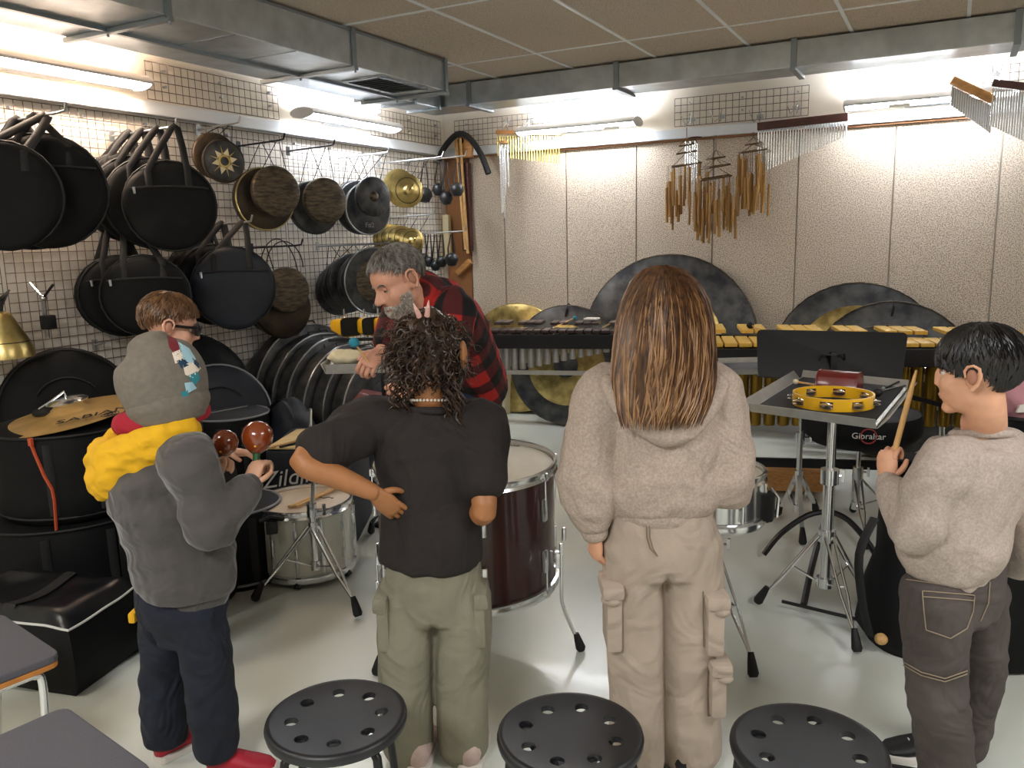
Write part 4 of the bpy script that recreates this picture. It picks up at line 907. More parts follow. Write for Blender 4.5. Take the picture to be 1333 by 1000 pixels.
# ================================================================== black cases and bags on the floor
def drumbag(label, c, r, h, m='nylon', pip='strap', seg=44, top='nylon', cat='bag', sag=.02, name='drum_bag', strapp=True):
    c = V3(c); t = thing(name, label, cat, c); a = MB()
    a.lathe([(0, 0), (r*.94, 0), (r, .03), (r*1.0, h*.3), (r*.98, h*.6), (r, h-.03), (r*.97, h-.005)], (0, 0, 0), UP, seg); sd = random.random()*9
    a.v = [tuple(c+V3((x*(1+.05*noise.noise(V3((x*4+sd, y*4, z*5)))), y*(1+.05*noise.noise(V3((x*4+sd, y*4, z*5)))), z))) for x, y, z in a.v]
    a.build('body', m, t, smooth=60)
    MB().lathe([(r*.985, -.008), (r*.9, .004), (r*.5, .008), (0, .006)], c+UP*h, UP, seg).build('lid', top, t)
    for z in (h-.004, .03): MB().tube([c+V3((r*1.0*math.cos(2*PI*k/40), r*1.0*math.sin(2*PI*k/40), z)) for k in range(40)], .006, 6, closed=True).build('piping', pip, t)
    if strapp:
        d = (O-c); d.z = 0; d.normalize(); e = V3((-d.y, d.x, 0))
        for s in (-1, 1): MB().tube([c+(d*.95+e*.3*s).normalized()*(r*1.012)+UP*(h*f) for f in (.12, .4, .75, .92)], .018, 6, flat=.2, ref=e).build('strap', 'strap', t)
    return t
ba = atZ(90, 545, .80); A_ = drumbag('tall black drum bag with orange zip under the engraved cymbal', (ba.x, ba.y, .40), .31, .385)
d = (O-ba); d.z = 0; d.normalize(); e = V3((-d.y, d.x, 0))
def on(bc, r, ang, z): q = d*math.cos(ang)+e*math.sin(ang); return V3((bc.x, bc.y, z))+q*r
zp = []
for x, y in [(40, 577), (46, 592), (58, 620), (68, 637), (71, 652), (73, 680), (74, 700)]:
    rr = ray(x, y); # where the sight line meets the bag's side
    ox, oy = -ba.x, -ba.y; aa = rr.x**2+rr.y**2; bb = 2*(ox*rr.x+oy*rr.y); c_ = ox*ox+oy*oy-.322**2; k = (-bb-math.sqrt(max(0, bb*bb-4*aa*c_)))/(2*aa); zp.append(O+rr*k)
MB().tube(zp, .008, 6, flat=.5).build('orange_zip', 'zipr', A_)
MB().tube([zp[0]+UP*.02, zp[0]-UP*.01], .012, 6).build('zip_pull', 'zipr', A_)
drumbag('wide black drum bag on the floor below the orange-zipped bag', (-3.53, 2.24, 0), .41, .39)
bx = thing('soft_case', 'upright black soft case on the floor behind grey beanie boy', 'case', (-2.83, 2.32, 0))
MB().box((-2.86, 2.29, .29), (.36, .48, .58), (HR, HF, UP)).build('body', 'nylon', bx, bevel=.04); MB().tube([V3((-2.86, 2.29, .575))+HR*x+HF*y for x, y in ((-.15, -.21), (.15, -.21), (.15, .21), (-.15, .21))], .006, 6, closed=True).build('piping', 'strap', bx)
# engraved cymbal resting on the bag
cn2 = unit(-.07, -.14, 1); sc_ = V3((ba.x, ba.y, .836))
sab = cymbal('gold cymbal engraved with black letters lying on the black bag', sc_, cn2, .30, 'cymb', groove_=False)
x_ = (HR*.93+HF*.36); x_ = (x_-cn2*x_.dot(cn2)).normalized(); y_ = cn2.cross(x_)
tp_ = O+ray(122, 541)*(((sc_-O).dot(cn2))/ray(122, 541).dot(cn2))
text('lettering', 'SABIAN', tp_+cn2*.004, x_, y_, .088, 'inkd', sab)
for k in range(3): MB().tube(arc(tp_+x_*.07-y_*.055+cn2*.002, x_, y_, .012+.012*k, 0, 2*PI, 16)[:-1], .0016, 4, closed=True).build('engraved_ring', 'inkd', sab)
cl_ = thing('cymbal_clamp', 'black round holder with chrome rod on the engraved cymbal', 'clamp', sc_+UP*.03)
hc = O+ray(90, 530)*(((sc_-O).dot(cn2))/ray(90, 530).dot(cn2))
MB().lathe([(0, .02), (.085, .022), (.09, .03), (.07, .042), (.02, .05), (0, .05)], hc, cn2, 28).build('cup', 'chrome', cl_)
MB().lathe([(0, .004), (.10, .006), (.10, .016), (0, .018)], hc-x_*.05-y_*.01, cn2, 24).build('rubber_base', 'rubber', cl_)
MB().tube([hc+cn2*.05, hc+cn2*.075, hc+cn2*.045-x_*.06, hc+cn2*.02-x_*.12], .006, 8).build('rod', 'chrome', cl_)
# leaning round bags behind
def lean(label, x, y, r, off, n, m='nylon', pip='strap', th=.12, zc=None):
    c = LW(x, y, off); n = V3(n).normalized()
    if zc: c.z = zc
    t = thing('leaning_bag', label, 'bag', c-UP*r); u, w = perp(n); a = MB(); sd = random.random()*9
    a.lathe([(0, th*.5), (r*.6, th*.5), (r*.92, th*.42), (r, th*.2), (r, -th*.3), (r*.9, -th*.5), (0, -th*.5)], c, n, 40)
    a.v = [tuple(V3(v)+n*(.02*noise.noise(V3(v)*7+V3((sd, 0, 0))))) for v in a.v]; a.build('body', m, t, smooth=60)
    MB().tube(arc(c+n*th*.42, u, w, r*.955, 0, 2*PI, 40)[:-1], .005, 6, closed=True).build('piping', pip, t)
    MB().tube([c+u*(r*.5*math.cos(a_))+w*(r*.5*math.sin(a_))+n*(th*.5+.012) for a_ in [.6+i*.25 for i in range(9)]], .008, 6, flat=.5).build('pocket_seam', 'strap', t)
    return t
lean('large black round bag leaning on grid behind the engraved cymbal', 92, 560, .32, .20, unit(.85, -.45, .25), zc=.74)
lean('large black round bag leaning on grid right of the glasses boy', 258, 560, .36, .17, unit(.93, -.25, .25), zc=.68)
lean('blue-black round bag with light piping leaning behind the flat grey case', 288, 570, .31, .36, unit(.8, -.5, .35), m='nylon2', pip='inkg', zc=.56)
fb = atZ(300, 537, .60); drumbag('flat-topped dark grey drum case with pale piping behind the glasses boy', (fb.x, fb.y, .0), .215, .60, pip='inkg', top='graytop') if M.setdefault('graytop', mat('grey_lid', '3a3b3f', .7, bump=.2, bscale=40)) else 0
tq3 = fb+UP*.012; MB().tube([tq3-HR*.12-HF*.08, tq3-HR*.02+HF*.02, tq3+HR*.06+HF*.12], .004, 5).build('lid_piping', 'inkg', [o for o in COL.objects if o.name.startswith('drum_bag') and o.type == 'EMPTY'][-1])
# crumpled blue-black bags in front of the floor gongs
def lump(label, c, rad, m, seed, name='crumpled_bag'):
    c = V3(c); t = thing(name, label, 'bag', (c.x, c.y, c.z-rad[2])); a = MB().ball((0, 0, 0), rad, 40, 26); s = V3((seed, seed*2, 0))
    out = []
    for v in a.v:
        v = V3(v); k = 1+.22*noise.noise(v*5+s)+.10*abs(noise.noise(v*13+s)); z = v.z*k
        out.append((c.x+v.x*k, c.y+v.y*k, c.z+max(z, -rad[2])))
    a.v = out; a.build('body', m, t, smooth=80)
    st_ = [c+V3((rad[0]*x, rad[1]*y, rad[2]*z)) for x, y, z in ((-.7, -.6, .5), (-.3, -.7, .85), (.1, -.6, 1.05), (.5, -.6, .9), (.8, -.5, .4))]
    MB().tube(crom(st_, 4), .018, 6, flat=.25).build('strap', 'strap', t); return t
p = atH(380, 560, 4.8); lump('crumpled blue-black bag with strap in front of the floor gongs, left', (p.x, p.y, .31), (.2, .17, .32), 'nylon2', 1)
p = atH(455, 560, 4.75); lump('crumpled blue-black bag in front of the floor gongs, right', (p.x, p.y, .27), (.17, .15, .28), 'nylon2', 4)
p = atH(335, 575, 4.95); lump('crumpled black bag below the flat grey case', (p.x, p.y, .24), (.17, .16, .25), 'nylon', 6)
p = atH(474, 522, 4.75); t = thing('red_case', 'dark red folded case between the tray and dark-shirted girl', 'case', p-UP*.06)
MB().prism([p+HR*x+UP*z for x, z in ((-.08, -.09), (-.08, -.01), (-.03, .05), (.12, .02), (.12, -.09))], HF*.14).build('body', 'redblock', t, bevel=.01)
MB().cyl((p.x+.03, p.y+.1, 0), (p.x+.03, p.y+.1, p.z-.09), .05, seg=14).build('support_post', 'nylon', t)
# black case with white script, cream top and sticks behind the white drum
zt_ = H(395, 586, 4.0).z; t = thing('script_case', 'large black case with white script and cream top behind white drum', 'case', (H(410, 600, 4.25).x, H(410, 600, 4.25).y, 0))
q0, q1 = H(344, 586, 4.0), H(456, 586, 4.0); cbx = (q0+q1)/2; cbx.z = 0
MB().box(cbx+HF*.26+UP*zt_/2, ((q1-q0).length, .52, zt_), (HR, HF, UP)).build('body', 'nylon2', t, bevel=.02)
tq_ = [q0+HF*.01+HR*.01, q1+HF*.01-HR*.01, q1+HF*.51-HR*.01, q0+HF*.40+HR*.06]; MB().prism(tq_, UP*.012).build('cream_top', 'creamtop', t, bevel=.003)
text('lettering', 'Zildjian', H(384, 621, 3.99), HR+UP*.14, UP, .12, 'inkw', t, shear=.35)
for k, (a, b) in enumerate((((350, 583), (432, 562)), ((364, 582), (436, 566)))):
    pa, pb = atZ(*a, zt_+.02), atZ(*b, zt_+.02); tag(MB().tube([pa, pb], [.006, .009], 8).build('drum_stick', ('stick', 'rubber')[k]), ['pale wooden stick lying on the cream-topped case', 'black stick lying on the cream-topped case'][k], 'drum stick')
p = atZ(300, 765, 0); drumbag('black drum bag with pale piping between beanie boy and white drum', (p.x-.05, p.y+.12, 0), .20, .37, pip='inkg')
# duffel with white piping
F = [atZ(-80, 884, 0), atZ(100, 908, 0), atZ(146, 846, 0)]; fr_ = F[1]; bk = F[2]
ex = (fr_-F[0]); ex.z = 0; ex.normalize(); ey = (bk-fr_); ey = (ey-ex*ey.dot(ex)).normalized(); Wd, Dp, Ht = .62, .36, .31
du2 = thing('duffel_bag', 'glossy black duffel bag with white piping beside the grey seat', 'bag', fr_-ex*Wd/2+ey*Dp/2)
c0 = fr_-ex*Wd/2+ey*Dp/2
a = MB()
nx, ny = 26, 18
def duf(u, v, top):
    x = (u-.5)*Wd; y = (v-.5)*Dp; ed = min(u, 1-u, v, 1-v)
    z = Ht*(1+.10*noise.noise(V3((x*5, y*6, 1)))-.08*math.exp(-((u-.45)**2+(v-.5)**2)*9)) - .05*max(0, 1-ed*9)**2
    return c0+ex*x+ey*y+UP*z
V = [duf(i/nx, j/ny, 1) for j in range(ny+1) for i in range(nx+1)]
MB().add(V, [(j*(nx+1)+i, j*(nx+1)+i+1, (j+1)*(nx+1)+i+1, (j+1)*(nx+1)+i) for j in range(ny) for i in range(nx)]).build('top_panel', 'vinyl', du2, smooth=80) if M.setdefault('vinyl', mat('black_vinyl', '101216', .3, bump=.5, bscale=14)) else 0
loop = [(i/nx, 0) for i in range(nx+1)]+[(1, j/ny) for j in range(1, ny+1)]+[(1-i/nx, 1) for i in range(1, nx+1)]+[(0, 1-j/ny) for j in range(1, ny)]
T_ = [duf(u, v, 1) for u, v in loop]; rows = []
for f, o_ in ((1, 0), (.85, .014), (.5, .03), (.15, .018), (0, -.012)):
    rows.append([V3((p.x, p.y, 0))+((V3((p.x, p.y, 0))-V3((c0.x, c0.y, 0))).normalized()*o_)*(1+.8*noise.noise(p*6))+UP*(p.z*f) for p in T_])
n_ = len(T_); MB().add([q for r_ in rows for q in r_]+[V3((c0.x, c0.y, 0))], [(r*n_+i, r*n_+(i+1) % n_, (r+1)*n_+(i+1) % n_, (r+1)*n_+i) for r in range(4) for i in range(n_)]+[(4*n_+i, 4*n_+(i+1) % n_, 5*n_) for i in range(n_)]).build('side_panel', 'nylon', du2, smooth=70)
MB().tube([p+UP*.002 for p in T_], .0045, 6, closed=True).build('piping', 'piping', du2); MB().tube([p+UP*.012 for p in rows[4]], .0045, 6, closed=True).build('piping', 'piping', du2)
MB().tube([duf(.56, v/10, 1)+UP*.006 for v in range(11)], .025, 6, flat=.15, ref=ex).build('strap', 'strap', du2)
# right side: black case and bag
cr = thing('instrument_case', 'big black soft case on the floor behind the right boy', 'case', atZ(1340, 868, 0)+HF*.2)
c0 = atZ(1290, 888, 0); MB().box(c0+HR*.38+HF*.22+UP*.315, (.86, .40, .63), (HR, HF, UP)).build('body', 'nylon', cr, bevel=.05)
MB().box(c0+HR*.38+HF*.012+UP*.30, (.5, .012, .3), (HR, HF, UP)).build('front_pocket', 'nylon', cr, bevel=.005); MB().tube(crom([c0+HR*x+HF*.22+UP*z for x, z in ((.2, .62), (.3, .68), (.46, .68), (.56, .62))], 4), .014, 6, flat=.4).build('handle', 'strap', cr)
p = atZ(1168, 855, 0)+HF*.16; bg = thing('slumped_bag', 'slumped black gig bag on the floor left of the right boy', 'bag', (p.x+.03, p.y, 0))
a = MB()
for (z, rx, ry, dx) in ((0, .09, .16, .0), (.05, .115, .18, 0), (.2, .11, .17, .0), (.34, .09, .13, .02), (.46, .075, .10, .01), (.53, .04, .06, -.03), (.55, .005, .01, -.03)):
    a.v += [tuple(V3((p.x+.05, p.y, z))+HR*(dx+rx*math.cos(k/20*2*PI)*(1+.15*noise.noise(V3((k*.7, z*9, 0)))))+HF*(ry*math.sin(k/20*2*PI))) for k in range(20)]
a.f = [(r*20+k, r*20+(k+1) % 20, (r+1)*20+(k+1) % 20, (r+1)*20+k) for r in range(6) for k in range(20)]+[tuple(reversed(range(20)))]
a.build('body', 'nylon', bg, smooth=70); MB().tube(crom([(p.x-.03, p.y-.08, .5), (p.x-.07, p.y-.16, .38), (p.x-.05, p.y-.17, .2), (p.x-.02, p.y-.14, .06)], 4), .018, 6, flat=.3).build('strap', 'strap', bg)
# black bin and pink cloth by the cabinet
q = atH(1314, 545, 3.5); t = thing('waste_bin', 'black bin with pink cloth behind the right boy\'s neck', 'bin', (q.x+.05, q.y, 0))
MB().lathe([(0, 0), (.11, 0), (.13, q.z+.02), (.135, q.z+.03), (.12, q.z+.03), (.11, .02)], (q.x+.05, q.y, 0), UP, 28).build('body', 'blackp', t)
MB().lathe([(.128, 0), (.138, .004), (.138, .014), (.128, .018)], (q.x+.05, q.y, q.z+.015), UP, 28).build('rim', 'blackp', t)
c = V3((q.x+.04, q.y, q.z+.10)); a = MB().ball((0, 0, 0), (.10, .08, .11), 24, 16); a.v = [tuple(c+V3(v)*(1+.3*noise.noise(V3(v)*14))) for v in a.v]; tag(a.build('pink_cloth', 'pink', smooth=80), 'bundled pink cloth in the bin behind the right boy\'s neck', 'cloth')
c = V3((q.x+.04, q.y, q.z+.08))-HF*.085-HR*.02; a = MB(); a.prism([c+HR*-.04+UP*.0, c+HR*.07+UP*.03, c+HR*.06-UP*.03, c-HR*.05-UP*.03], HF*.01); tag(a.build('paper_sheet', 'paper', smooth=0), 'white paper sheet on the pink cloth', 'paper')

# ================================================================== stools and chairs in the foreground
def stool(label, x, y, rot):
    c = atZ(x, y, .45); r = .165; t = thing('stool', label, 'stool', (c.x, c.y, 0), 'round black stools in front'); top = c
    # seat with eight holes: radial mesh
    n = 8; a = MB(); R0, rh, rc = r, .0165, .105
    def P(x_, y_, z): cs_, sn_ = math.cos(rot), math.sin(rot); return top+V3((x_*cs_-y_*sn_, x_*sn_+y_*cs_, z))
    seg = 12; gid = {}
    bm = bmesh.new()
    def ringpts(rad, m): return [bm.verts.new((rad*math.cos(2*PI*k/m), rad*math.sin(2*PI*k/m), 0)) for k in range(m)]
    outer = ringpts(.138, 48); inner = ringpts(.07, 24); holes = []
    def loopE(vs): return [bm.edges.new((vs[i], vs[(i+1) % len(vs)])) for i in range(len(vs))]
    E = loopE(outer)+loopE(inner)
    for k in range(n):
        an = 2*PI*(k+.5)/n; hv = [bm.verts.new((rc*math.cos(an)+rh*math.cos(2*PI*j/16), rc*math.sin(an)+rh*math.sin(2*PI*j/16), 0)) for j in range(16)]; holes.append(hv); E += loopE(hv)
    bmesh.ops.triangle_fill(bm, use_beauty=True, use_dissolve=False, edges=E)
    hs = [(rc*math.cos(2*PI*(k+.5)/n), rc*math.sin(2*PI*(k+.5)/n)) for k in range(n)]
    for f in list(bm.faces):
        q = f.calc_center_median()
        if any((q.x-hx)**2+(q.y-hy)**2 < (rh*.97)**2 for hx, hy in hs) or math.hypot(q.x, q.y) < .066: bm.faces.remove(f)
    bm.faces.new(inner)
    for f in bm.faces:
        f.normal_update()
        if f.normal.z < 0: f.normal_flip()
    # hole walls and curled rim
    for hv in holes:
        lo = [bm.verts.new((v.co.x, v.co.y, -.014)) for v in hv]
        for i in range(16): bm.faces.new((hv[i], hv[(i+1) % 16], lo[(i+1) % 16], lo[i]))
    prev = outer
    for rad, z in ((.150, .002), (.158, .003), (.164, -.001), (.166, -.009), (.163, -.022), (.157, -.022), (.15, -.012), (.0, -.014)):
        if rad == 0: bm.faces.new(list(reversed(prev))) if False else None; break
        cur = [bm.verts.new((rad*math.cos(2*PI*k/48), rad*math.sin(2*PI*k/48), z)) for k in range(48)]
        for i in range(48): bm.faces.new((prev[i], prev[(i+1) % 48], cur[(i+1) % 48], cur[i]))
        prev = cur
    for v in bm.verts:
        rr = math.hypot(v.co.x, v.co.y); v.co.z += -.006*(1-min(1, rr/.14)**2)
        q = P(v.co.x, v.co.y, v.co.z); v.co = q-WL[t]
    bmesh.ops.recalc_face_normals(bm, faces=bm.faces)
    me = bpy.data.meshes.new('seat'); bm.to_mesh(me); bm.free(); finish('seat', me, 'blackp', t, WL[t], 45)
    for k in range(4):
        an = rot+PI/4+PI/2*k+.3; d_ = V3((math.cos(an), math.sin(an), 0)); b = V3((top.x, top.y, 0))
        l = MB().tube(crom([b+UP*.432+d_*.03, b+UP*.428+d_*.11, b+UP*.405+d_*.142, b+UP*.36+d_*.15, b+UP*.01+d_*.185], 3), .0105, 10).build('leg', 'blackm', t)
        MB().cyl(b+UP*.0+d_*.1855, b+UP*.02+d_*.1845, .0135, seg=10).build('rubber_cap', 'rubber', l)
    MB().tube([V3((top.x, top.y, .433))+V3((.09*math.cos(2*PI*k/24), .09*math.sin(2*PI*k/24), 0)) for k in range(24)], .007, 6, closed=True).build('seat_ring', 'blackm', t)
stool('round black stool with eight holes, leftmost, before dark-shirted girl', 438, 932, .25)
stool('round black stool with eight holes, middle, before long-haired girl', 742, 953, .55)
stool('round black stool with eight holes, rightmost, before the boy in jeans', 1052, 970, .42)
def chair(label, c, d1, d2, zs=.45, L=.42):
    c = V3(c); d1 = V3(d1); d1.z = 0; d1.normalize(); d2 = V3(d2); d2.z = 0; d2 = (d2-d1*d2.dot(d1)).normalized()
    ctr = V3((c.x, c.y, 0))+d1*L/2+d2*L/2; t = thing('padded_seat', label, 'seat', ctr)
    sq = [V3((c.x, c.y, zs)), V3((c.x, c.y, zs))+d1*L, V3((c.x, c.y, zs))+d1*L+d2*L, V3((c.x, c.y, zs))+d2*L]
    sq = rr_(sq, .035)
    MB().prism([p-UP*.022 for p in sq], UP*.022).build('seat_pad', 'pad', t, smooth=0, bevel=.006)
    MB().prism([p-UP*.038+(ctr-V3((p.x, p.y, 0)))*.01 for p in sq], UP*.0158).build('seat_board', 'ply', t, smooth=0, bevel=.003)
    def at2(a, b, z): return V3((c.x, c.y, z))+d1*a+d2*b
    for b in (.035, L-.035):
        MB().tube(crom([at2(.08, b, .0), at2(.055, b, .2), at2(.045, b, .37), at2(.06, b, .396), at2(.10, b, zs-.05), at2(L-.08, b, zs-.05)], 4), .011, 10).build('front_leg', 'chrome', t)
        MB().tube(crom([at2(L-.10, b, zs-.06), at2(L-.04, b, .25), at2(L+.05, b, .0)], 4), .011, 10).build('rear_leg', 'chrome', t)
    return t
c1 = atZ(80, 850, .45); chair('square grey padded seat with chrome legs at left edge, farther one', c1, atZ(0, 881, .45)-c1, atZ(8, 788, .45)-c1)
c1 = atZ(85, 918, .45); chair('square grey padded seat at the bottom left corner, nearer one', c1, atZ(200, 1000, .45)-c1, atZ(0, 960, .45)-c1)
# ================================================================== people
def limb(mb, pts, ra, rb=None, ref=None, k=4, seg=18, round0=True, round1=True, cap=1.):
    rb = rb or ra; D = crom([tuple(p)+(a, b) for p, a, b in zip([tuple(q) for q in pts], ra, rb)], k)
    P = [V3(d[:3]) for d in D]; A = [float(d[3]) for d in D]; B_ = [float(d[4]) for d in D]
    if round0: d = (P[0]-P[1]).normalized(); P[0:0] = [P[0]+d*A[0]*.62*cap, P[0]+d*A[0]*.42*cap]; A[0:0] = [A[0]*.35, A[0]*.8]; B_[0:0] = [B_[0]*.35, B_[0]*.8]
    if round1: d = (P[-1]-P[-2]).normalized(); P += [P[-1]+d*A[-1]*.42*cap, P[-1]+d*A[-1]*.62*cap]; A += [A[-1]*.8, A[-1]*.35]; B_ += [B_[-1]*.8, B_[-1]*.35]
    n = len(P); B0 = len(mb.v); u = V3(ref) if ref is not None else perp(P[1]-P[0])[0]
    for i in range(n):
        t = (P[min(i+1, n-1)]-P[max(i-1, 0)]).normalized(); uu = u-t*u.dot(t)
        uu = uu.normalized() if uu.length > 1e-4 else perp(t)[0]; w = t.cross(uu)
        if ref is None: u = uu
        for j in range(seg): a = 2*PI*j/seg; mb.v.append(tuple(P[i]+uu*(A[i]*math.cos(a))+w*(B_[i]*math.sin(a))))
    for i in range(n-1):
        for j in range(seg): j2 = (j+1) % seg; mb.f.append((B0+i*seg+j, B0+i*seg+j2, B0+(i+1)*seg+j2, B0+(i+1)*seg+j))
    mb.f.append(tuple(B0+j for j in reversed(range(seg)))); mb.f.append(tuple(B0+(n-1)*seg+j for j in range(seg)))
    return mb
def remesh(mb, vox, sm):             # closed lofts -> one continuous surface
    me = mb.mesh('tmp'); o = link('tmp', me); m = o.modifiers.new('r', 'REMESH'); m.mode = 'VOXEL'; m.voxel_size = vox
    if sm: s_ = o.modifiers.new('s', 'SMOOTH'); s_.factor = .5; s_.iterations = sm
    dg = bpy.context.evaluated_depsgraph_get(); ev = o.evaluated_get(dg); r = bpy.data.meshes.new_from_object(ev)
    bpy.data.objects.remove(o); bpy.data.meshes.remove(me); return r
def shape(me, fn):                   # fn(co, normal) -> new co
    N = [v.normal.copy() for v in me.vertices]
    for v, n in zip(me.vertices, N): v.co = fn(v.co, n)
def cloth(name, mb, m, par, vox=.0075, sm=5, amp=.007, fs=(7, 7, 15), seed=0., fn=None):
    me = remesh(mb, vox, sm); sd = V3((seed, seed*1.7, seed*.3))
    def f(c, n):
        q = V3((c.x*fs[0], c.y*fs[1], c.z*fs[2]))+sd; a = 1-abs(noise.noise(q))*2.2; b = noise.noise(q*2.3)
        c2 = c+n*(amp*(a*.8+b*.45)); return fn(c2) if fn else c2
    shape(me, f); sh = WL[par]
    for v in me.vertices: v.co -= sh
    return finish(name, me, m, par, sh, 0) if not me.shade_smooth() else None
def hand(mb, w, d, pn, td, L, curl, spread=.06, thumb=.8):
    w = V3(w); d = V3(d).normalized(); pn = V3(pn); pn = (pn-d*pn.dot(d)).normalized(); s = d.cross(pn); s = s if s.dot(V3(td)) > 0 else -s
    W = L*.21; T = L*.085; pl = L*.50
    limb(mb, [w-d*L*.08, w+d*pl*.25, w+d*pl*.6, w+d*pl*.97], [W*.62, W*.86, W*1.0, W*.94], [T*1.05, T*1.15, T*1.1, T*.85], ref=s, k=3, seg=14)
    for i, (f, y) in enumerate(((.95, .74), (1.05, .26), (.98, -.24), (.80, -.70))):
        p = w+d*pl*(.88 if i < 3 else .80)+s*(W*y); c = curl[i] if isinstance(curl, (list, tuple)) else curl; P = [p]; a = 0.; dd = (d+s*(spread*(1.2-i*.8))).normalized()
        for l, ca in ((.06, 0), (.22*f, c*.75), (.15*f, c*1.15), (.11*f, c*.8)):
            a += ca; p = p+(dd*math.cos(a)+pn*math.sin(a))*(L*l); P.append(p)
        r = L*.050*(1 if i < 3 else .88); limb(mb, P, [r*1.05, r*1.05, r, r*.93, r*.78], k=3, seg=9)
    p = w+d*pl*.22+s*(W*.62)+pn*T*.3; t1 = (s*.75+d*.62+pn*.25*thumb).normalized(); t2 = (d*.85+s*.18+pn*.55*thumb).normalized()
    limb(mb, [p-s*W*.25, p+t1*L*.12, p+t1*L*.2+t2*L*.06, p+t1*L*.2+t2*L*.2], [L*.068, L*.062, L*.056, L*.044], k=3, seg=9)
def headparts(mb, C, F, U, hh, jaw=1., nose=1.):
    C = V3(C); F = V3(F).normalized(); U = (V3(U)-F*V3(U).dot(F)).normalized(); R = F.cross(U)
    at = lambda r, f, u: C+(R*r+F*f+U*u)*hh
    b = lambda c, r: mb.ball(at(*c), (r[0]*hh, r[1]*hh, r[2]*hh), 22, 14, (R, F, U))
    b((0, -.05, .15), (.325, .41, .345)); b((0, .10, -.12), (.255*jaw, .285, .36)); b((0, .10, .12), (.29, .28, .26))
    b((0, .27, -.41), (.11*jaw, .09, .075)); b((0, .02, -.26), (.24*jaw, .22, .16))
    for s in (-1, 1):
        b((s*.155, .235, -.12), (.11, .10, .12)); ex = (R*s*.35-F).normalized()
        e = at(s*.325, -.06, -.03); mb.ball(e, (.10*hh, .028*hh, .145*hh), 14, 10, ((F*.9-R*s*.42).normalized(), (R*s*.9+F*.42).normalized(), (U*.97-F*.22).normalized()))
        mb.ball(at(s*.30, -.03, -.06), (.05*hh, .06*hh, .09*hh), 10, 8, (R, F, U))
    limb(mb, [at(0, .33, .08), at(0, .385, -.02), at(0, .435*(.5+.5*nose), -.12)], [.035*hh, .042*hh, .058*hh], k=3, seg=10)
    for s in (-1, 1): b((s*.045, .385, -.135), (.04, .045, .035))
    b((0, .335, .075), (.20, .045, .035)); b((0, .335, -.262), (.10, .055, .028)); b((0, .33, -.295), (.085, .05, .028))
    return at, R, F, U
def faceparts(t, at, R, F, U, hh, hairm, eyes=True, earm=None):
    for s in (-1, 1):
        e_ = MB().ball(at(s*.135, .285, .01), .047*hh, 14, 10, (R, F, U)).build('eye', 'eyew', t)
        MB().lathe([(0, .004*hh), (.026*hh, .001*hh), (.026*hh, -.004*hh)], at(s*.135, .285, .01)+F*.0465*hh, F, 14).build('iris', 'irisb', e_)
        if not eyes: MB().ball(at(s*.135, .285, .022), .053*hh, 14, 10, (R, F, U)).build('closed_lid', 'lidskin', t); MB().tube([at(s*.135+x, .338-abs(x)*.5, -.012+abs(x)*.2) for x in (-.05, -.025, 0, .025, .05)], .006*hh, 5).build('lash_line', 'hair_blk', t)
        ro = lambda f, u: at(s*(.365-.06*(f+.06)), f, u)
        MB().tube([ro(f, u) for f, u in ((.02, -.02), (.03, .05), (.0, .10), (-.06, .115), (-.115, .08), (-.125, .0), (-.10, -.08), (-.04, -.15))], [.010*hh, .016*hh, .018*hh, .018*hh, .018*hh, .017*hh, .018*hh, .022*hh], 7).build('ear_rim', earm or 'skin_l', t)
        MB().ball(ro(-.045, -.01)-R*(s*.002*hh), (.022*hh, .055*hh, .085*hh), 10, 8, (R, F, U)).build('ear_hollow_shade', 'lid', t)  # shade of the inner ear, put in as a ball of darker colour
        MB().tube([at(s*.135+x, .335-.8*abs(x)**1.5-.02, .012+z) for x, z in ((-.06, .008), (-.02, .04), (.03, .042), (.07, .012))], .010*hh, 6).build('eyelid', 'lid', t)
        MB().tube([at(s*(.07+x), .372-x*.35, .085+z) for x, z in ((0, 0), (.06, .018), (.11, .01), (.15, -.02))], [.010*hh, .015*hh, .012*hh, .006*hh], 6).build('eyebrow', hairm, t)
    MB().tube([at(x, .375-abs(x)*.8, -.277+abs(x)*.05) for x in (-.09, -.05, 0, .05, .09)], [.005*hh, .014*hh, .017*hh, .014*hh, .005*hh], 7).build('lips', 'lip', t)
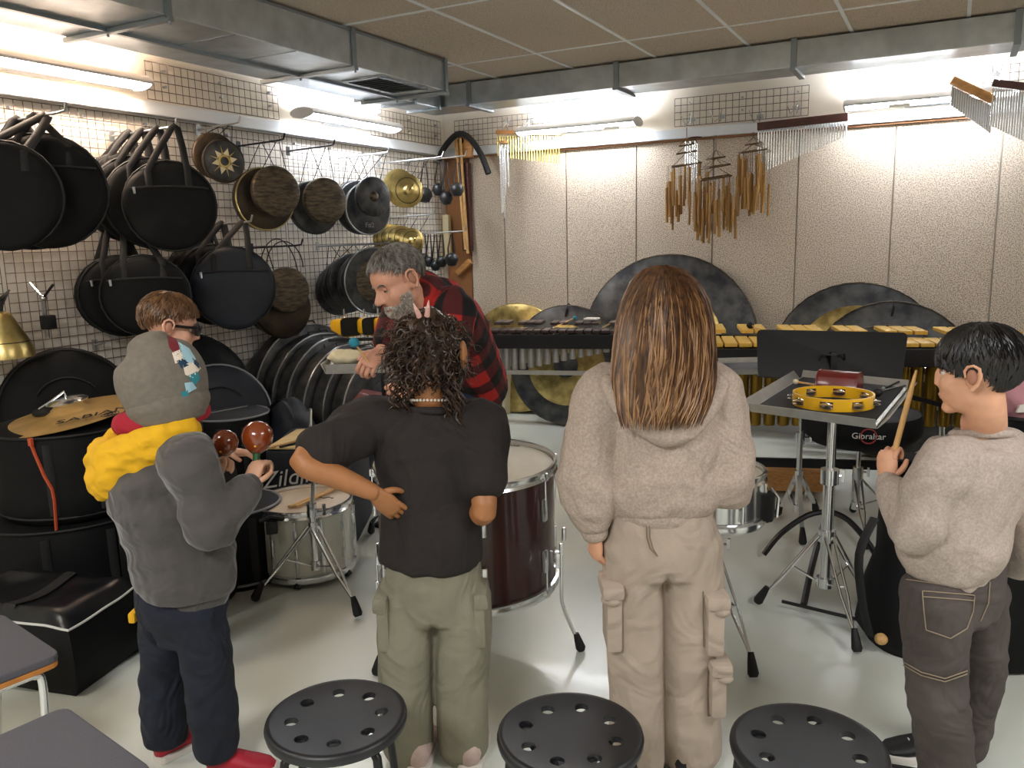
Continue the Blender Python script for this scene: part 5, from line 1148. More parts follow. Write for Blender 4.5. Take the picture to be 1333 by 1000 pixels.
def haircap(t, at, R, F, U, hh, m, kind, n=650, L=.16, lift=.28, seed=1, grow=1.06, cen=(0, -.05, .15), rad=(.325, .41, .345), r=.011, name='hair', bangs=0.):
    rnd = random.Random(seed)
    # kind: lowest polar extent (cos of polar angle) by azimuth from the face (0 = forehead, pi = nape)
    def low(az):
        a = abs(az); xs = [0, .55, .95, 1.25, 1.55, 1.9, 2.4, PI]; ys = kind
        for i in range(len(xs)-1):
            if a <= xs[i+1]: return ys[i]+(ys[i+1]-ys[i])*(a-xs[i])/(xs[i+1]-xs[i])
        return ys[-1]
    def S(az, ph, k): return at(cen[0]+rad[0]*k*math.sin(ph)*math.sin(az), cen[1]+rad[1]*k*math.sin(ph)*math.cos(az), cen[2]+rad[2]*k*math.cos(ph)*1.02)
    a = MB(); NA, NP = 48, 16; a.v.append(tuple(S(0, 0, grow)))
    for i in range(1, NP+1):
        for j in range(NA):
            az = -PI+2*PI*j/NA; pm = math.acos(low(az)); ph = pm*i/NP; k = grow+.012*math.sin(j*2.1+i)+.02*noise.noise(V3((az*3, ph*4, seed)))
            if i == NP: k = .97
            elif i == NP-1: k = grow*.985
            a.v.append(tuple(S(az, ph, k)))
    for j in range(NA):
        j2 = (j+1) % NA; a.f.append((0, 1+j, 1+j2))
        for i in range(NP-1): q = 1+i*NA; a.f.append((q+j, q+NA+j, q+NA+j2, q+j2))
    for _ in range(n):
        az = rnd.uniform(-PI, PI); pm = math.acos(low(az)); f = math.sqrt(rnd.random()); ph = pm*f*.97; p0 = S(az, ph, grow*.97)
        ln = L*hh*rnd.uniform(.6, 1.15); az2 = az+rnd.uniform(-.25, .25); P = [p0]
        for i in (1, 2, 3):
            ph2 = ph+(ln/hh/.37)*i/3; k = grow+lift*.1*math.sin(PI*min(1, i/3.)*.5)*rnd.uniform(.4, 1.2)
            q = S(az+(az2-az)*i/3, min(ph2, pm+.16+bangs*(1 if abs(az) < .9 else 0)), k); P.append(q)
        a.tube(P, [r*hh, r*hh, r*hh*.8, r*hh*.15], 3, cap=False)
    return a.build(name, m, t, smooth=70)
SK = dict(rough=.5, var=.05, scale=30)
M['skin_f'] = mat('skin_fair', 'd9a489', **SK); M['skin_t'] = mat('skin_tan', '9c683f', **SK); M['skin_l'] = mat('skin_light', 'd6a080', **SK); M['skin_m'] = mat('skin_ruddy', 'd29a80', **SK); M['skin_c'] = mat('skin_warm', 'd2a183', **SK)
M['lidskin'] = M['skin_m']; M['lip'] = mat('lip', 'a8594e', .45); M['lid'] = mat('eyelid', 'a8745c', .5); M['eyew'] = mat('eye_white', 'dcd8d2', .2); M['irisb'] = mat('iris', '2c2019', .2)
HM = dict(rough=.42, stretch=(1, 1, .12), scale=70, ramp=(.3, .7))
M['hair_br'] = mat('hair_brown', '4a3222', col2='7a5634', **HM); M['hair_long'] = mat('hair_long_brown', '2f1e13', col2='6d4a2d', **HM)
M['hair_blk'] = mat('hair_black', '0e0c0c', col2='1d1918', **HM); M['hair_lt'] = mat('hair_light_brown', '6a482c', col2='a27a50', **HM); M['hair_curl'] = mat('hair_dark_curl', '1d1410', col2='493324', **HM)
M['hair_gry'] = mat('hair_grey', '3f3b38', col2='8d8881', **HM); M['beard'] = mat('beard_grey', '8b7b6e', col2='c9c2b8', rough=.6, scale=120)
FB = dict(rough=.9, bump=.25, bscale=320, folds=.55)
M['c_char'] = mat('charcoal_fleece', '45413f', var=.12, scale=6, sheen=.25, **FB); M['c_yel'] = mat('yellow_fleece', 'd8a511', var=.06, scale=8, **FB); M['c_red'] = mat('red_lining', '9c1128', var=.06, scale=8, **FB)
M['c_navy'] = mat('navy_denim', '121826', var=.25, scale=9, **{**FB, 'folds': .7}); M['c_brown'] = mat('brown_cotton', '201a18', var=.12, scale=5, **FB); M['c_sage'] = mat('sage_cotton', '7b7866', var=.06, scale=5, **FB)
M['c_heath'] = mat('heather_sweat', 'a08f82', col2='b3a497', scale=160, **FB); M['c_heath2'] = mat('heather_knit', 'a2948a', col2='b3a69b', scale=160, **{**FB, 'folds': .4})
M['c_beige'] = mat('beige_cotton', 'a8998a', var=.06, scale=5, **FB); M['c_gjean'] = mat('grey_jean', '4b4340', var=.2, scale=6, rough=.9, bump=.2, bscale=300, folds=.6); M['c_bjean'] = mat('blue_jean', '1d2b47', var=.25, scale=8, **FB)
M['c_dark'] = mat('dark_shirt', '18181b', var=.1, scale=6, rough=.9); M['c_grey'] = mat('grey_knit', '7d7568', var=.10, scale=9, rough=.95, bump=.3, bscale=260)
M['shoe_r'] = mat('red_shoe', 'a3152c', rough=.6, var=.08, scale=20); M['shoe_w'] = mat('shoe_white', 'd9d2cb', rough=.6); M['shoe_p'] = mat('shoe_pinkish', 'b9a29b', rough=.6, var=.1, scale=30); M['shoe_b'] = mat('shoe_black', '101012', rough=.55)
M['stitch'] = mat('stitch', '8a7c68', .8); M['bead'] = mat('pearl_bead', 'ded8cc', .3); M['claw'] = mat('pink_claw_clip', 'd7a79c', .3, coat=.4); M['lens'] = mat('glasses_lens', '9fa6b8', .08, coat=.3); M['seamk'] = mat('seam_dark', '7a6a58', .9)
def shoe(t, heel, toe, w, m, solem='shoe_w', h=.075, z=0.):
    heel = V3(heel); toe = V3(toe); heel.z = toe.z = z; d = (toe-heel).normalized(); s = V3((-d.y, d.x, 0)); L = (toe-heel).length
    def ring(f, ww, z0, z1): return [heel+d*(L*f)+s*(ww*math.cos(2*PI*k/14))+UP*(z0+(z1-z0)*(.5+.5*math.sin(2*PI*k/14))) for k in range(14)]
    a = MB(); R_ = [ring(-.01, w*.35, .02, h*.9), ring(.04, w*.8, .012, h*1.15), ring(.22, w*.85, .012, h*1.2), ring(.45, w*.92, .012, h*.95), ring(.7, w*1.05, .012, h*.68), ring(.9, w*.85, .012, h*.52), ring(1., w*.4, .014, h*.36)]
    a.v = [q for r in R_ for q in r]; n = len(R_); a.f = [(i*14+k, i*14+(k+1) % 14, (i+1)*14+(k+1) % 14, (i+1)*14+k) for i in range(n-1) for k in range(14)]+[tuple(reversed(range(14))), tuple((n-1)*14+k for k in range(14))]
    o = a.build('shoe', m, t, smooth=70)
    out = [heel+d*(L*f)+s*(w*x) for f, x in ((-.02, 0), (.0, .6), (.06, .88), (.3, .9), (.5, .98), (.7, 1.1), (.9, .92), (1., .5), (1.02, 0))]; out += [heel+d*(L*f)-s*(w*x) for f, x in ((1., .5), (.9, .92), (.7, 1.1), (.5, .98), (.3, .9), (.06, .88), (.0, .6))]
    MB().prism(out, UP*.022).build('sole', solem, o, bevel=.004)
    for k in range(4): f = .45+.09*k; MB().tube([heel+d*(L*f)-s*w*.45+UP*(h*(.88-.1*k)), heel+d*(L*f)+UP*(h*(1.0-.13*k)), heel+d*(L*f)+s*w*.45+UP*(h*(.88-.1*k))], .0025, 5).build('lace', 'shoe_w' if m != 'shoe_r' else 'shoe_r', o)
    return o
def mids(a, b, n=1): return [a+(b-a)*((i+1)/(n+1)) for i in range(n)]
def body(t, J, s, skin, hh, F, U, hands, jaw=1., nose=1., vox=.0055):
    mb = MB(); lat = (J['shR']-J['shL']).normalized(); hl = (J['hipR']-J['hipL']).normalized(); pel = (J['hipR']+J['hipL'])/2; nk = J['neck']
    ch = pel.lerp(nk, .62); wa = pel.lerp(nk, .30)
    limb(mb, [pel-UP*.02*s, pel.lerp(nk, .12), wa, ch, pel.lerp(nk, .88), nk], [.105*s, .115*s, .10*s, .12*s, .105*s, .05*s], [.07*s, .08*s, .075*s, .08*s, .065*s, .05*s], ref=lat, cap=.2)
    for k in 'LR':
        a, e, w = J['sh'+k], J['el'+k], J['wr'+k]
        limb(mb, [nk.lerp(a, .35)-UP*.03*s, a]+mids(a, e)+[e]+mids(e, w)+[w], [.05*s, .055*s, .047*s, .041*s, .039*s, .027*s])
        a, e, w = J['hip'+k], J['kn'+k], J['an'+k]
        limb(mb, [a]+mids(a, e)+[e]+mids(e, w)+[w], [.07*s, .065*s, .052*s, .05*s, .036*s])
    at, R, F, U = headparts(mb, J['head'], F, U, hh, jaw, nose)
    limb(mb, [at(0, -.06, -.12), at(0, -.09, -.38), nk+UP*.01], [.20*hh, .20*hh, .24*hh], k=4)
    me = remesh(mb, vox, 4)
    def f(c, n):
        for sg in (-1, 1):
            d2 = (c-at(sg*.135, .345, .015)).length_squared/(.075*hh)**2
            if d2 < 6: c = c-F*(.035*hh*math.exp(-d2))
        return c
    shape(me, f)
    hm = MB()
    for h in hands: hand(hm, *h)
    if hm.v:
        h2 = hm.mesh('h'); bm = bmesh.new(); bm.from_mesh(me); bm.from_mesh(h2); bm.to_mesh(me); bm.free(); bpy.data.meshes.remove(h2)
    sh = WL[t]
    for v in me.vertices: v.co -= sh
    me.shade_smooth(); finish('body', me, skin, t, sh, 0)
    return at, R, F, U
def groove(J, lat):
    hm, km, am = [(J[a+'L']+J[a+'R'])/2 for a in ('hip', 'kn', 'an')]; lat = V3((lat.x, lat.y, 0)).normalized(); fw = V3((-lat.y, lat.x, 0)); z0 = hm.z-.05
    def f(c):
        if c.z > z0: return c
        m_ = km.lerp(hm, (c.z-km.z)/(hm.z-km.z)) if c.z > km.z else am.lerp(km, max(0, (c.z-am.z)/(km.z-am.z))); r = c-m_
        return c-fw*(r.dot(fw)*.5*math.exp(-(r.dot(lat)/.012)**2)*min(1, (z0-c.z)/.06))
    return f
def jn(**k): return {a: (H(*b) if len(b) == 3 else V3(b)) for a, b in k.items()}
def person(label, px): p = V3(px); return thing('person', label, 'person', (p.x, p.y, 0))
def band(t, name, pts, ra, rb, ref, m, amp=.003, seed=0): return cloth(name, limb(MB(), pts, ra, rb, ref=ref), m, t, vox=.007, sm=2, amp=amp, seed=seed)
SHORT = [.55, .50, .35, .12, .02, -.25, -.50, -.62]

# ---------------------------------------------------------------- boy in grey beanie with maracas
J = jn(head=(213, 494, 2.22), neck=(212, 560, 2.24), shR=(243, 590, 2.12), shL=(170, 590, 2.33), elR=(277, 688, 2.10), wrR=(324, 634, 2.20), elL=(250, 690, 2.42), wrL=(272, 628, 2.40),
       hipR=(257, 782, 2.17), hipL=(217, 780, 2.27), knR=(272, 885, 2.17), knL=(213, 880, 2.28), anR=(282, 972, 2.19), anL=(215, 958, 2.28))
fB = (HR*.80+HF*.60-UP*.12).normalized()
t = person('child in charcoal hoodie with yellow hood and patterned grey beanie, holding two maracas', H(240, 985, 2.22))
dirR = (H(334, 606, 2.24)-J['wrR']).normalized(); dirL = (H(288, 604, 2.42)-J['wrL']).normalized()
at, R, F, U = body(t, J, .74, 'skin_c', .205, fB, UP*1+fB*.1, [(J['wrR'], dirR, HR*.4+HF*.9, HR*.4+UP, .135, 1.15), (J['wrL'], dirL, HR*.8-HF*.4, UP+HF*.3, .135, 1.1)])
pel = (J['hipL']+J['hipR'])/2; nk = J['neck']; lat = (J['shR']-J['shL']).normalized()
mb = MB(); limb(mb, [H(241, 760, 2.22), H(239, 732, 2.22), H(226, 690, 2.22), H(206, 640, 2.22), H(204, 596, 2.23), nk-UP*.02], [.150, .156, .144, .150, .128, .075], [.128, .134, .128, .130, .108, .07], ref=lat, cap=.2)
for k in 'LR':
    a, e, w = J['sh'+k], J['el'+k], J['wr'+k]; limb(mb, [nk.lerp(a, .5)-UP*.035, a-UP*.015]+mids(a, e)+[e]+mids(e, w)+[w-(w-e).normalized()*.01], [.06, .072, .066, .062, .058, .042])
cloth('hoodie', mb, 'c_char', t, amp=.013, fs=(5, 5, 10), seed=2)
band(t, 'hem_band', [H(242, 771, 2.22), H(241, 753, 2.22)], [.136, .142], [.118, .124], lat, 'c_char')
for k in 'LR':
    w = J['wr'+k]; d_ = (w-J['el'+k]).normalized(); band(t, 'cuff', [w-d_*.03, w+d_*.015], [.036, .034], None, None, 'c_char', .001)
# hood: yellow outside hanging on the back, red lining around the neck
bk = -fB; bk.z = 0; bk.normalize()
mb = MB(); c0 = nk-UP*.01
limb(mb, [c0+lat*.115+UP*.02-bk*.02, c0+lat*.105+bk*.05-UP*.01, c0+lat*.03+bk*.115-UP*.055, c0-lat*.07+bk*.115-UP*.065, c0-lat*.125+bk*.05-UP*.02, c0-lat*.12-bk*.03+UP*.02], [.035, .045, .055, .058, .05, .035], [.035, .05, .065, .07, .055, .035])
limb(mb, [c0+bk*.115-UP*.02, c0+bk*.15-lat*.03-UP*.10, c0+bk*.135-lat*.04-UP*.15], [.07, .075, .04], [.04, .04, .03], ref=lat, cap=.2)
cloth('hood', mb, 'c_yel', t, amp=.009, fs=(16, 16, 22), seed=5)
mb = MB(); ring_ = [c0+UP*(.048+.010*math.cos(a))+lat*(.105*math.sin(a))-bk*(.092*math.cos(a)) for a in [2*PI*i/12 for i in range(12)]]
limb(mb, ring_+[ring_[0]], [.026]*13, [.03]*13, k=3); cloth('hood_lining', mb, 'c_red', t, amp=.006, fs=(14, 14, 14), seed=7)
mb = MB()
for k, kn, an in (('L', 'knL', 'anL'), ('R', 'knR', 'anR')):
    a, e, w = J['hip'+k], J[kn], J[an]; limb(mb, [a-UP*.02, a.lerp(e, .5), e, e.lerp(w, .5), w-UP*.01], [.072, .070, .066, .067, .060], cap=.4)
limb(mb, [pel+UP*.08, pel-UP*.02, pel-UP*.10], [.130, .138, .114], [.112, .118, .094], ref=(J['hipR']-J['hipL']), cap=.2)
cloth('trousers', mb, 'c_navy', t, amp=.008, fs=(9, 9, 9), seed=3, fn=groove(J, lat))
e = pel-UP*.02+(-HR*.115-HF*.05); tagm = MB().box(e, (.02, .05, .03), (HR, HF, UP)).build('shirt_tail', 'c_yel', t, bevel=.006)
h = J['anL']-fB*.05; shoe(t, h+HR*.02, h+(HR*.62+HF*.78)*.185+HR*.02, .038, 'shoe_r'); h = J['anR']-HR*.03; shoe(t, h, h+(HR*.98+HF*.05)*.20, .038, 'shoe_r')
# beanie with cartoon-like patches of colour only
bx = H(216, 522, 2.20); tpx = H(199, 446, 2.22); ba_ = (tpx-bx)
mb = MB(); lat2 = (R+F*.0); limb(mb, [bx-ba_*.02+F*.008, bx+ba_*.22+F*.004, bx+ba_*.5, bx+ba_*.76-F*.004, bx+ba_*.93-F*.01], [.094, .104, .108, .094, .06], [.106, .116, .117, .10, .062], ref=R)
M['beanie'] = mat('grey_beanie', '6e675d', rough=.95, var=.08, scale=70, bump=.3, bscale=220)
bn = cloth('beanie', mb, 'beanie', t, vox=.006, sm=4, amp=.003, fs=(8, 8, 8), seed=9)
band_ = limb(MB(), [bx-ba_*.10+F*.006, bx+ba_*.02+F*.006], [.098, .099], [.110, .111], ref=R); cloth('beanie_rim', band_, 'beanie', t, vox=.006, sm=2, amp=.001)
from mathutils.bvhtree import BVHTree
bvh = BVHTree.FromPolygons([v.co+WL[t] for v in bn.data.vertices], [tuple(p.vertices) for p in bn.data.polygons])
cols = dict(a='b9d2cf', b='6d1f27', c='e4d6c6', d='1f3b52', e='9fc3cf', f='2f7f8c', g='e9e3da')
for k_, c_ in cols.items(): M['pat_'+k_] = mat('beanie_patch_'+k_, c_, .95)
def patch(poly, m):                   # flat printed patch draped on the beanie
    ctr = (sum(p[0] for p in poly)/len(poly), sum(p[1] for p in poly)/len(poly)); a = MB(); P2 = []; poly = [(ctr[0]-3+(x-ctr[0])*1.45, ctr[1]+(y-ctr[1])*1.4) for x, y in poly]
    for i in range(len(poly)): p, q = poly[i], poly[(i+1) % len(poly)]; P2 += [(p[0]+(q[0]-p[0])*j/3, p[1]+(q[1]-p[1])*j/3) for j in range(3)]
    ctr = (ctr[0]-3, ctr[1])
    def prj(x, y):
        d_ = ray(x, y).normalized(); hit = bvh.ray_cast(O, d_, 6.)
        return hit[0]+hit[1]*.0016 if hit[0] else None
    c = prj(*ctr); mid = [prj((x+ctr[0])/2, (y+ctr[1])/2) for x, y in P2]; out = [prj(*q) for q in P2]
    if c is None or any(q is None for q in mid+out): return
    m_ = len(P2); a.add([c]+mid+out, [(0, 1+i, 1+(i+1) % m_) for i in range(m_)]+[(1+i, 1+m_+i, 1+m_+(i+1) % m_, 1+(i+1) % m_) for i in range(m_)]); a.build('printed_patch', m, bn, smooth=0)
for poly, c_ in (([(211, 440), (222, 438), (225, 446), (217, 449)], 'a'), ([(223, 441), (231, 444), (236, 456), (231, 460), (225, 452)], 'b'), ([(229, 461), (236, 458), (240, 467), (232, 471)], 'c'), ([(238, 450), (248, 456), (254, 466), (249, 471), (241, 464)], 'e'),
              ([(235, 471), (242, 468), (246, 475), (240, 478)], 'd'), ([(244, 477), (254, 474), (260, 480), (253, 489), (246, 486)], 'c'), ([(250, 490), (258, 486), (261, 493), (255, 500)], 'f'), ([(254, 468), (260, 473), (261, 479), (256, 474)], 'd'), ([(245, 500), (252, 499), (256, 505), (247, 510)], 'e'), ([(240, 511), (246, 509), (247, 514), (241, 516)], 'f')): patch(poly, 'pat_'+c_)
# two maracas in his hands
def maraca(label, bp, hd, rp, hp, ghd):
    b = H(*bp, hd); r = rp/pxm(b); g = H(*hp, ghd); t_ = thing('maraca', label, 'maraca', g, 'maracas held by the beanie child')
    ax = (g-b).normalized(); MB().lathe([(0, -r*1.02), (r*.55, -r*.86), (r*.9, -r*.45), (r, 0), (r*.92, r*.42), (r*.62, r*.85), (r*.3, r*1.08), (0, r*1.12)], b, ax, 28).build('gourd', 'mapwood', t_)
    for k in range(5): u, w = perp(ax); a = k*1.25; MB().ball(b+ax*r*.6+(u*math.cos(a)+w*math.sin(a))*r*.72, (.0045, .0045, .0045), 8, 6).build('painted_dot', ('green', 'teal', 'yellow')[k % 3], t_)
    MB().tube([b+ax*r*.95, b+ax*(r*1.25), g, g+ax*.07], [.014, .010, .0095, .012], 10).build('handle', 'green', t_)
maraca('larger glossy brown maraca, raised in the beanie child\'s right hand', (335, 568), 2.27, 20.5, (333, 608), 2.25)
maraca('smaller glossy brown maraca, in the beanie child\'s left hand', (293, 576), 2.45, 17, (284, 606), 2.44)

# ---------------------------------------------------------------- boy with glasses behind
J = jn(head=(221, 424, 2.78), neck=(212, 484, 2.80), shR=(232, 510, 2.70), shL=(180, 510, 2.90), elR=(248, 590, 2.62), wrR=(296, 588, 2.66), elL=(215, 590, 2.95), wrL=(240, 600, 2.75),
       hipR=(232, 640, 2.72), hipL=(205, 640, 2.86), knR=(236, 740, 2.72), knL=(210, 735, 2.86), anR=(236, 832, 2.76), anL=(208, 818, 2.86))
fG = (HR*.86+HF*.44-UP*.25).normalized(); t = person('boy with short brown hair and dark glasses, mostly hidden behind the beanie child', H(220, 840, 2.80))
at, R, F, U = body(t, J, .82, 'skin_f', .215, fG, UP+fG*.2, [(J['wrR'], HR+UP*-.1, HF*-.2-UP, -HF, .145, .7), (J['wrL'], HR*.5-UP*.5, HF, UP, .145, .5)])
haircap(t, at, R, F, U, .215, 'hair_br', [.42, .38, .26, .05, -.05, -.22, -.48, -.58], n=900, L=.2, lift=.5, seed=3, grow=1.10, bangs=.12)
faceparts(t, at, R, F, U, .215, 'hair_br', earm='skin_f')
gl_ = MB(); hh = .215
for s in (-1, 1):
    q = [at(s*(.06+x), .435-.3*x, .02+z) for x, z in ((0, .05), (.08, .065), (.17, .055), (.19, 0), (.15, -.065), (.07, -.075), (.01, -.03))]; MB().prism(q, F*.002).build('lens', 'lens', t)
    gl_.tube(q, .008*hh/.2, 6, closed=True); gl_.tube([at(s*.25, .38, .05), at(s*.335, .20, .04), at(s*.345, -.02, .03), at(s*.335, -.10, -.03)], .0055, 6)
gl_.tube([at(-.06, .44, .05), at(0, .455, .06), at(.06, .44, .05)], .004, 6); gl_.build('glasses', 'blackm', t)
pel = (J['hipL']+J['hipR'])/2; nk = J['neck']; lat = (J['shR']-J['shL']).normalized(); mb = MB()
limb(mb, [pel-UP*.04, pel.lerp(nk, .3), pel.lerp(nk, .65), pel.lerp(nk, .88), nk-UP*.02], [.125, .12, .13, .115, .06], [.10, .10, .105, .095, .06], ref=lat, cap=.2)
for k in 'LR': a, e, w = J['sh'+k], J['el'+k], J['wr'+k]; limb(mb, [nk.lerp(a, .5)-UP*.03, a]+mids(a, e)+[e]+[e.lerp(w, .3)], [.055, .062, .056, .052, .05])
cloth('shirt', mb, 'c_dark', t, seed=12); e, w = J['elR'], J['wrR']; band(t, 'cuff', [e.lerp(w, .30), e.lerp(w, .42)], [.048, .046], None, None, 'shoe_w', .001)
mb = MB()
for k in 'LR': a, e, w = J['hip'+k], J['kn'+k], J['an'+k]; limb(mb, [a+UP*.02, a.lerp(e, .5), e, e.lerp(w, .5), w-UP*.02], [.09, .08, .065, .06, .055])
cloth('trousers', mb, 'c_navy', t, seed=14)
for k in 'LR': h = J['an'+k]-fG*.04; shoe(t, h, h+V3((fG.x, fG.y, 0))*.2, .04, 'shoe_b')
# ---------------------------------------------------------------- curly-haired girl, hand on hip
J = jn(head=(556, 455, 2.30), neck=(562, 527, 2.30), shR=(625, 553, 2.31), shL=(478, 553, 2.30), elR=(630, 668, 2.18), wrR=(606, 640, 2.40), elL=(393, 601, 2.14), wrL=(488, 642, 2.14),
       hipR=(602, 770, 2.27), hipL=(530, 770, 2.27), knR=(602, 880, 2.24), knL=(528, 880, 2.24), anR=(603, 968, 2.24), anL=(531, 968, 2.24))
fC = (HF*.97-HR*.18-UP*.12).normalized(); t = person('child with dark curly hair and pink clip, brown T-shirt, hand on hip', H(565, 985, 2.25))
at, R, F, U = body(t, J, .86, 'skin_t', .215, fC, UP+fC*.12, [(J['wrL'], H(517, 668, 2.17)-J['wrL'], HF, UP*.3+HR*.2-HF*.1, .15, [.35, .4, .45, .5]), (J['wrR'], HF-HR*.3, -UP, -HR, .15, .6)])
pel = (J['hipL']+J['hipR'])/2; nk = J['neck']; lat = (J['shR']-J['shL']).normalized(); mb = MB()
limb(mb, [H(561, 728, 2.27), H(562, 695, 2.27), H(563, 650, 2.28), pel.lerp(nk, .66), pel.lerp(nk, .86), nk-UP*.022], [.150, .148, .142, .160, .152, .085], [.115, .115, .110, .110, .100, .072], ref=lat, cap=.2)
a, e, w = J['shL'], J['elL'], J['wrL']; limb(mb, [nk.lerp(a, .5)-UP*.02, a, a.lerp(e, .42), a.lerp(e, .74)], [.07, .077, .074, .074], [.065, .077, .070, .070])
a, e, w = J['shR'], J['elR'], J['wrR']; limb(mb, [nk.lerp(a, .5)-UP*.02, a, a.lerp(e, .40), a.lerp(e, .66)], [.07, .077, .076, .078], [.065, .077, .070, .072])
cloth('t_shirt', mb, 'c_brown', t, amp=.012, fs=(9, 9, 4), seed=21)
cloth('collar', limb(MB(), [nk-UP*.016+lat*(.066*math.cos(a))+HF*(.064*math.sin(a))+UP*(.012*-math.sin(a)) for a in [2*PI*i/12 for i in range(13)]], [.011]*13, k=3, seg=10), 'c_brown', t, vox=.005, sm=2, amp=.001)
for i in range(34): a = 2*PI*i/34; MB().ball(nk+UP*(.013-.012*math.sin(a))+lat*(.058*math.cos(a))+HF*(-.002+.056*math.sin(a)), .0042, 8, 6).build('necklace_bead', 'bead', t)
mb = MB()
for k in 'LR': a, e, w = J['hip'+k], J['kn'+k], J['an'+k]; f0 = V3((w.x, w.y, .035)); limb(mb, [a, a.lerp(e, .5), e, e.lerp(w, .5), f0], [.082, .080, .076, .074, .070], [.09, .086, .08, .078, .074])
limb(mb, [pel+UP*.10, pel+UP*.02, pel-UP*.07], [.135, .142, .13], [.10, .108, .10], ref=lat, cap=.2)
cloth('cargo_trousers', mb, 'c_sage', t, amp=.006, fs=(9, 9, 5), seed=23, fn=groove(J, lat))
for s, (x, y) in ((1, (625, 800)), (-1, (502, 805))):
    p = H(x, y, 2.24); MB().box(p, (.035, .12, .16), (HR, HF, UP)).build('cargo_pocket', 'c_sage', t, bevel=.012); MB().box(p+UP*.065+HR*s*.006, (.042, .13, .05), ((HR+UP*.1*s).normalized(), HF, (UP-HR*.1*s).normalized())).build('pocket_flap', 'c_sage', t, bevel=.012)
for k, dx in (('L', .035), ('R', .02)): h = J['an'+k]-HF*.075+HR*dx; shoe(t, h, h+HF*.21+HR*.02, .042, 'shoe_p')
# curly hair: lumpy core plus curls
rnd = random.Random(5); hh = .215; cm = MB().ball((0, 0, 0), (1, 1, 1), 30, 20); out = []
C0 = H(556, 453, 2.28)
def curlrad(v): z = v.z; return V3((v.x*(.094-.010*z), v.y*.115, z*(.112 if z > 0 else .11)))
for v in cm.v: v = V3(v); q = curlrad(v); out.append(tuple(C0+HR*q.x+HF*(q.y+.012*max(0, 1))+UP*q.z+(HR*v.x+HF*v.y+UP*v.z)*(.016*noise.noise(v*4)+.008*noise.noise(v*9))))
cm.v = out
for i in range(760):
    z = rnd.uniform(-.95, .98); a = rnd.uniform(0, 2*PI); v = V3((math.sqrt(1-z*z)*math.cos(a), math.sqrt(1-z*z)*math.sin(a), z))
    if v.y > .55 and z < .2: continue
    q = curlrad(v); p = C0+HR*q.x+HF*q.y+UP*q.z; nrm = (HR*v.x+HF*v.y+UP*v.z); dwn = (-UP*.9+nrm*(.35+.5*rnd.random())+V3((rnd.uniform(-.4, .4), rnd.uniform(-.4, .4), 0))).normalized()
    if z > .45: dwn = (HR*(v.x+rnd.uniform(-.4, .4))+HF*(v.y*.6)-UP*.35+nrm*.15).normalized()
    u, w = perp(dwn); ln = rnd.uniform(.04, .095)*(.55 if z < -.35 else 1); rr = rnd.uniform(.004, .010); tw = rnd.uniform(2, 4.5)*PI; ph = rnd.uniform(0, 6)
    P = [p-nrm*.008+dwn*(ln*k/13)+u*(rr*math.cos(ph+tw*k/13))+w*(rr*math.sin(ph+tw*k/13)) for k in range(14)]
    cm.tube(P, [.0022]*8+[.0019, .0017, .0015, .0012, .0008, .0004], 3, cap=False)
for x, L_ in ((-.07, .10), (-.055, .13), (.06, .17), (.075, .15), (.085, .19), (.066, .2), (-.085, .09), (.05, .12)):
    for j in range(7):
        p = C0+HR*(x+rnd.uniform(-.012, .012))-UP*.085+HF*(rnd.uniform(-.03, .03)-.04*(1-abs(x)*8)); P = [p-UP*(L_*k/15)+HR*(.009*math.cos(k*1.1+j)+x*.1*k/15)+HF*(.009*math.sin(k*1.1+j)) for k in range(16)]; cm.tube(P, [.0024]*14+[.0014, .0004], 3, cap=False)
cm.build('curly_hair', 'hair_curl', t, smooth=70)
for x, y0, y1, dx in ((546, 412, 395, -8), (556, 411, 391, 2)):
    MB().tube([H(x, y0, 2.20), H(x+dx*.5, (y0+y1)/2, 2.185), H(x+dx, y1, 2.20)], [.008, .006, .001], 8).build('claw_clip', 'claw', t)
MB().ball(H(603, 462, 2.24), (.012, .03, .04), 12, 8, (HR, HF, UP)).build('ear', 'skin_t', t)

# ---------------------------------------------------------------- long-haired girl in heather hoodie
J = jn(head=(866, 420, 2.20), neck=(865, 488, 2.20), shR=(930, 512, 2.20), shL=(790, 512, 2.20), elR=(945, 628, 2.18), wrR=(925, 600, 2.38), elL=(764, 612, 2.17), wrL=(774, 690, 2.16),
       hipR=(897, 705, 2.18), hipL=(826, 705, 2.18), knR=(898, 840, 2.17), knL=(829, 840, 2.17), anR=(898, 970, 2.18), anL=(833, 970, 2.18))
fD = (HF*.99-UP*.1).normalized(); t = person('child with long straight brown hair, heather hoodie and beige cargo trousers', H(866, 990, 2.18))
at, R, F, U = body(t, J, .95, 'skin_l', .22, fD, UP, [(J['wrL'], -UP*.95+HR*.05+HF*.15, HR*.8+HF*.4, HF, .155, .75), (J['wrR'], HF-HR*.4, -UP, -HR, .155, .6)])
pel = (J['hipL']+J['hipR'])/2; nk = J['neck']; lat = HR.copy(); mb = MB()
limb(mb, [H(862, 660, 2.18), H(861, 635, 2.18), H(861, 590, 2.18), H(864, 545, 2.19), H(865, 508, 2.19), nk-UP*.02], [.150, .163, .160, .170, .150, .09], [.115, .13, .125, .115, .095, .07], ref=lat, cap=.2)
for k in 'LR': a, e, w = J['sh'+k], J['el'+k], J['wr'+k]; limb(mb, [nk.lerp(a, .5)-UP*.025, a-UP*.01]+mids(a, e)+[e]+mids(e, w)+[w-(w-e).normalized()*.03], [.07, .085, .08, .077, .074, .052])
cloth('hoodie', mb, 'c_heath', t, amp=.014, fs=(5, 5, 9), seed=31)
e0, e1 = H(861, 668, 2.18), H(860, 654, 2.18); band(t, 'hem_band', [e0, e1], [.147, .150], [.112, .116], (HR-UP*.10), 'c_heath', .002)
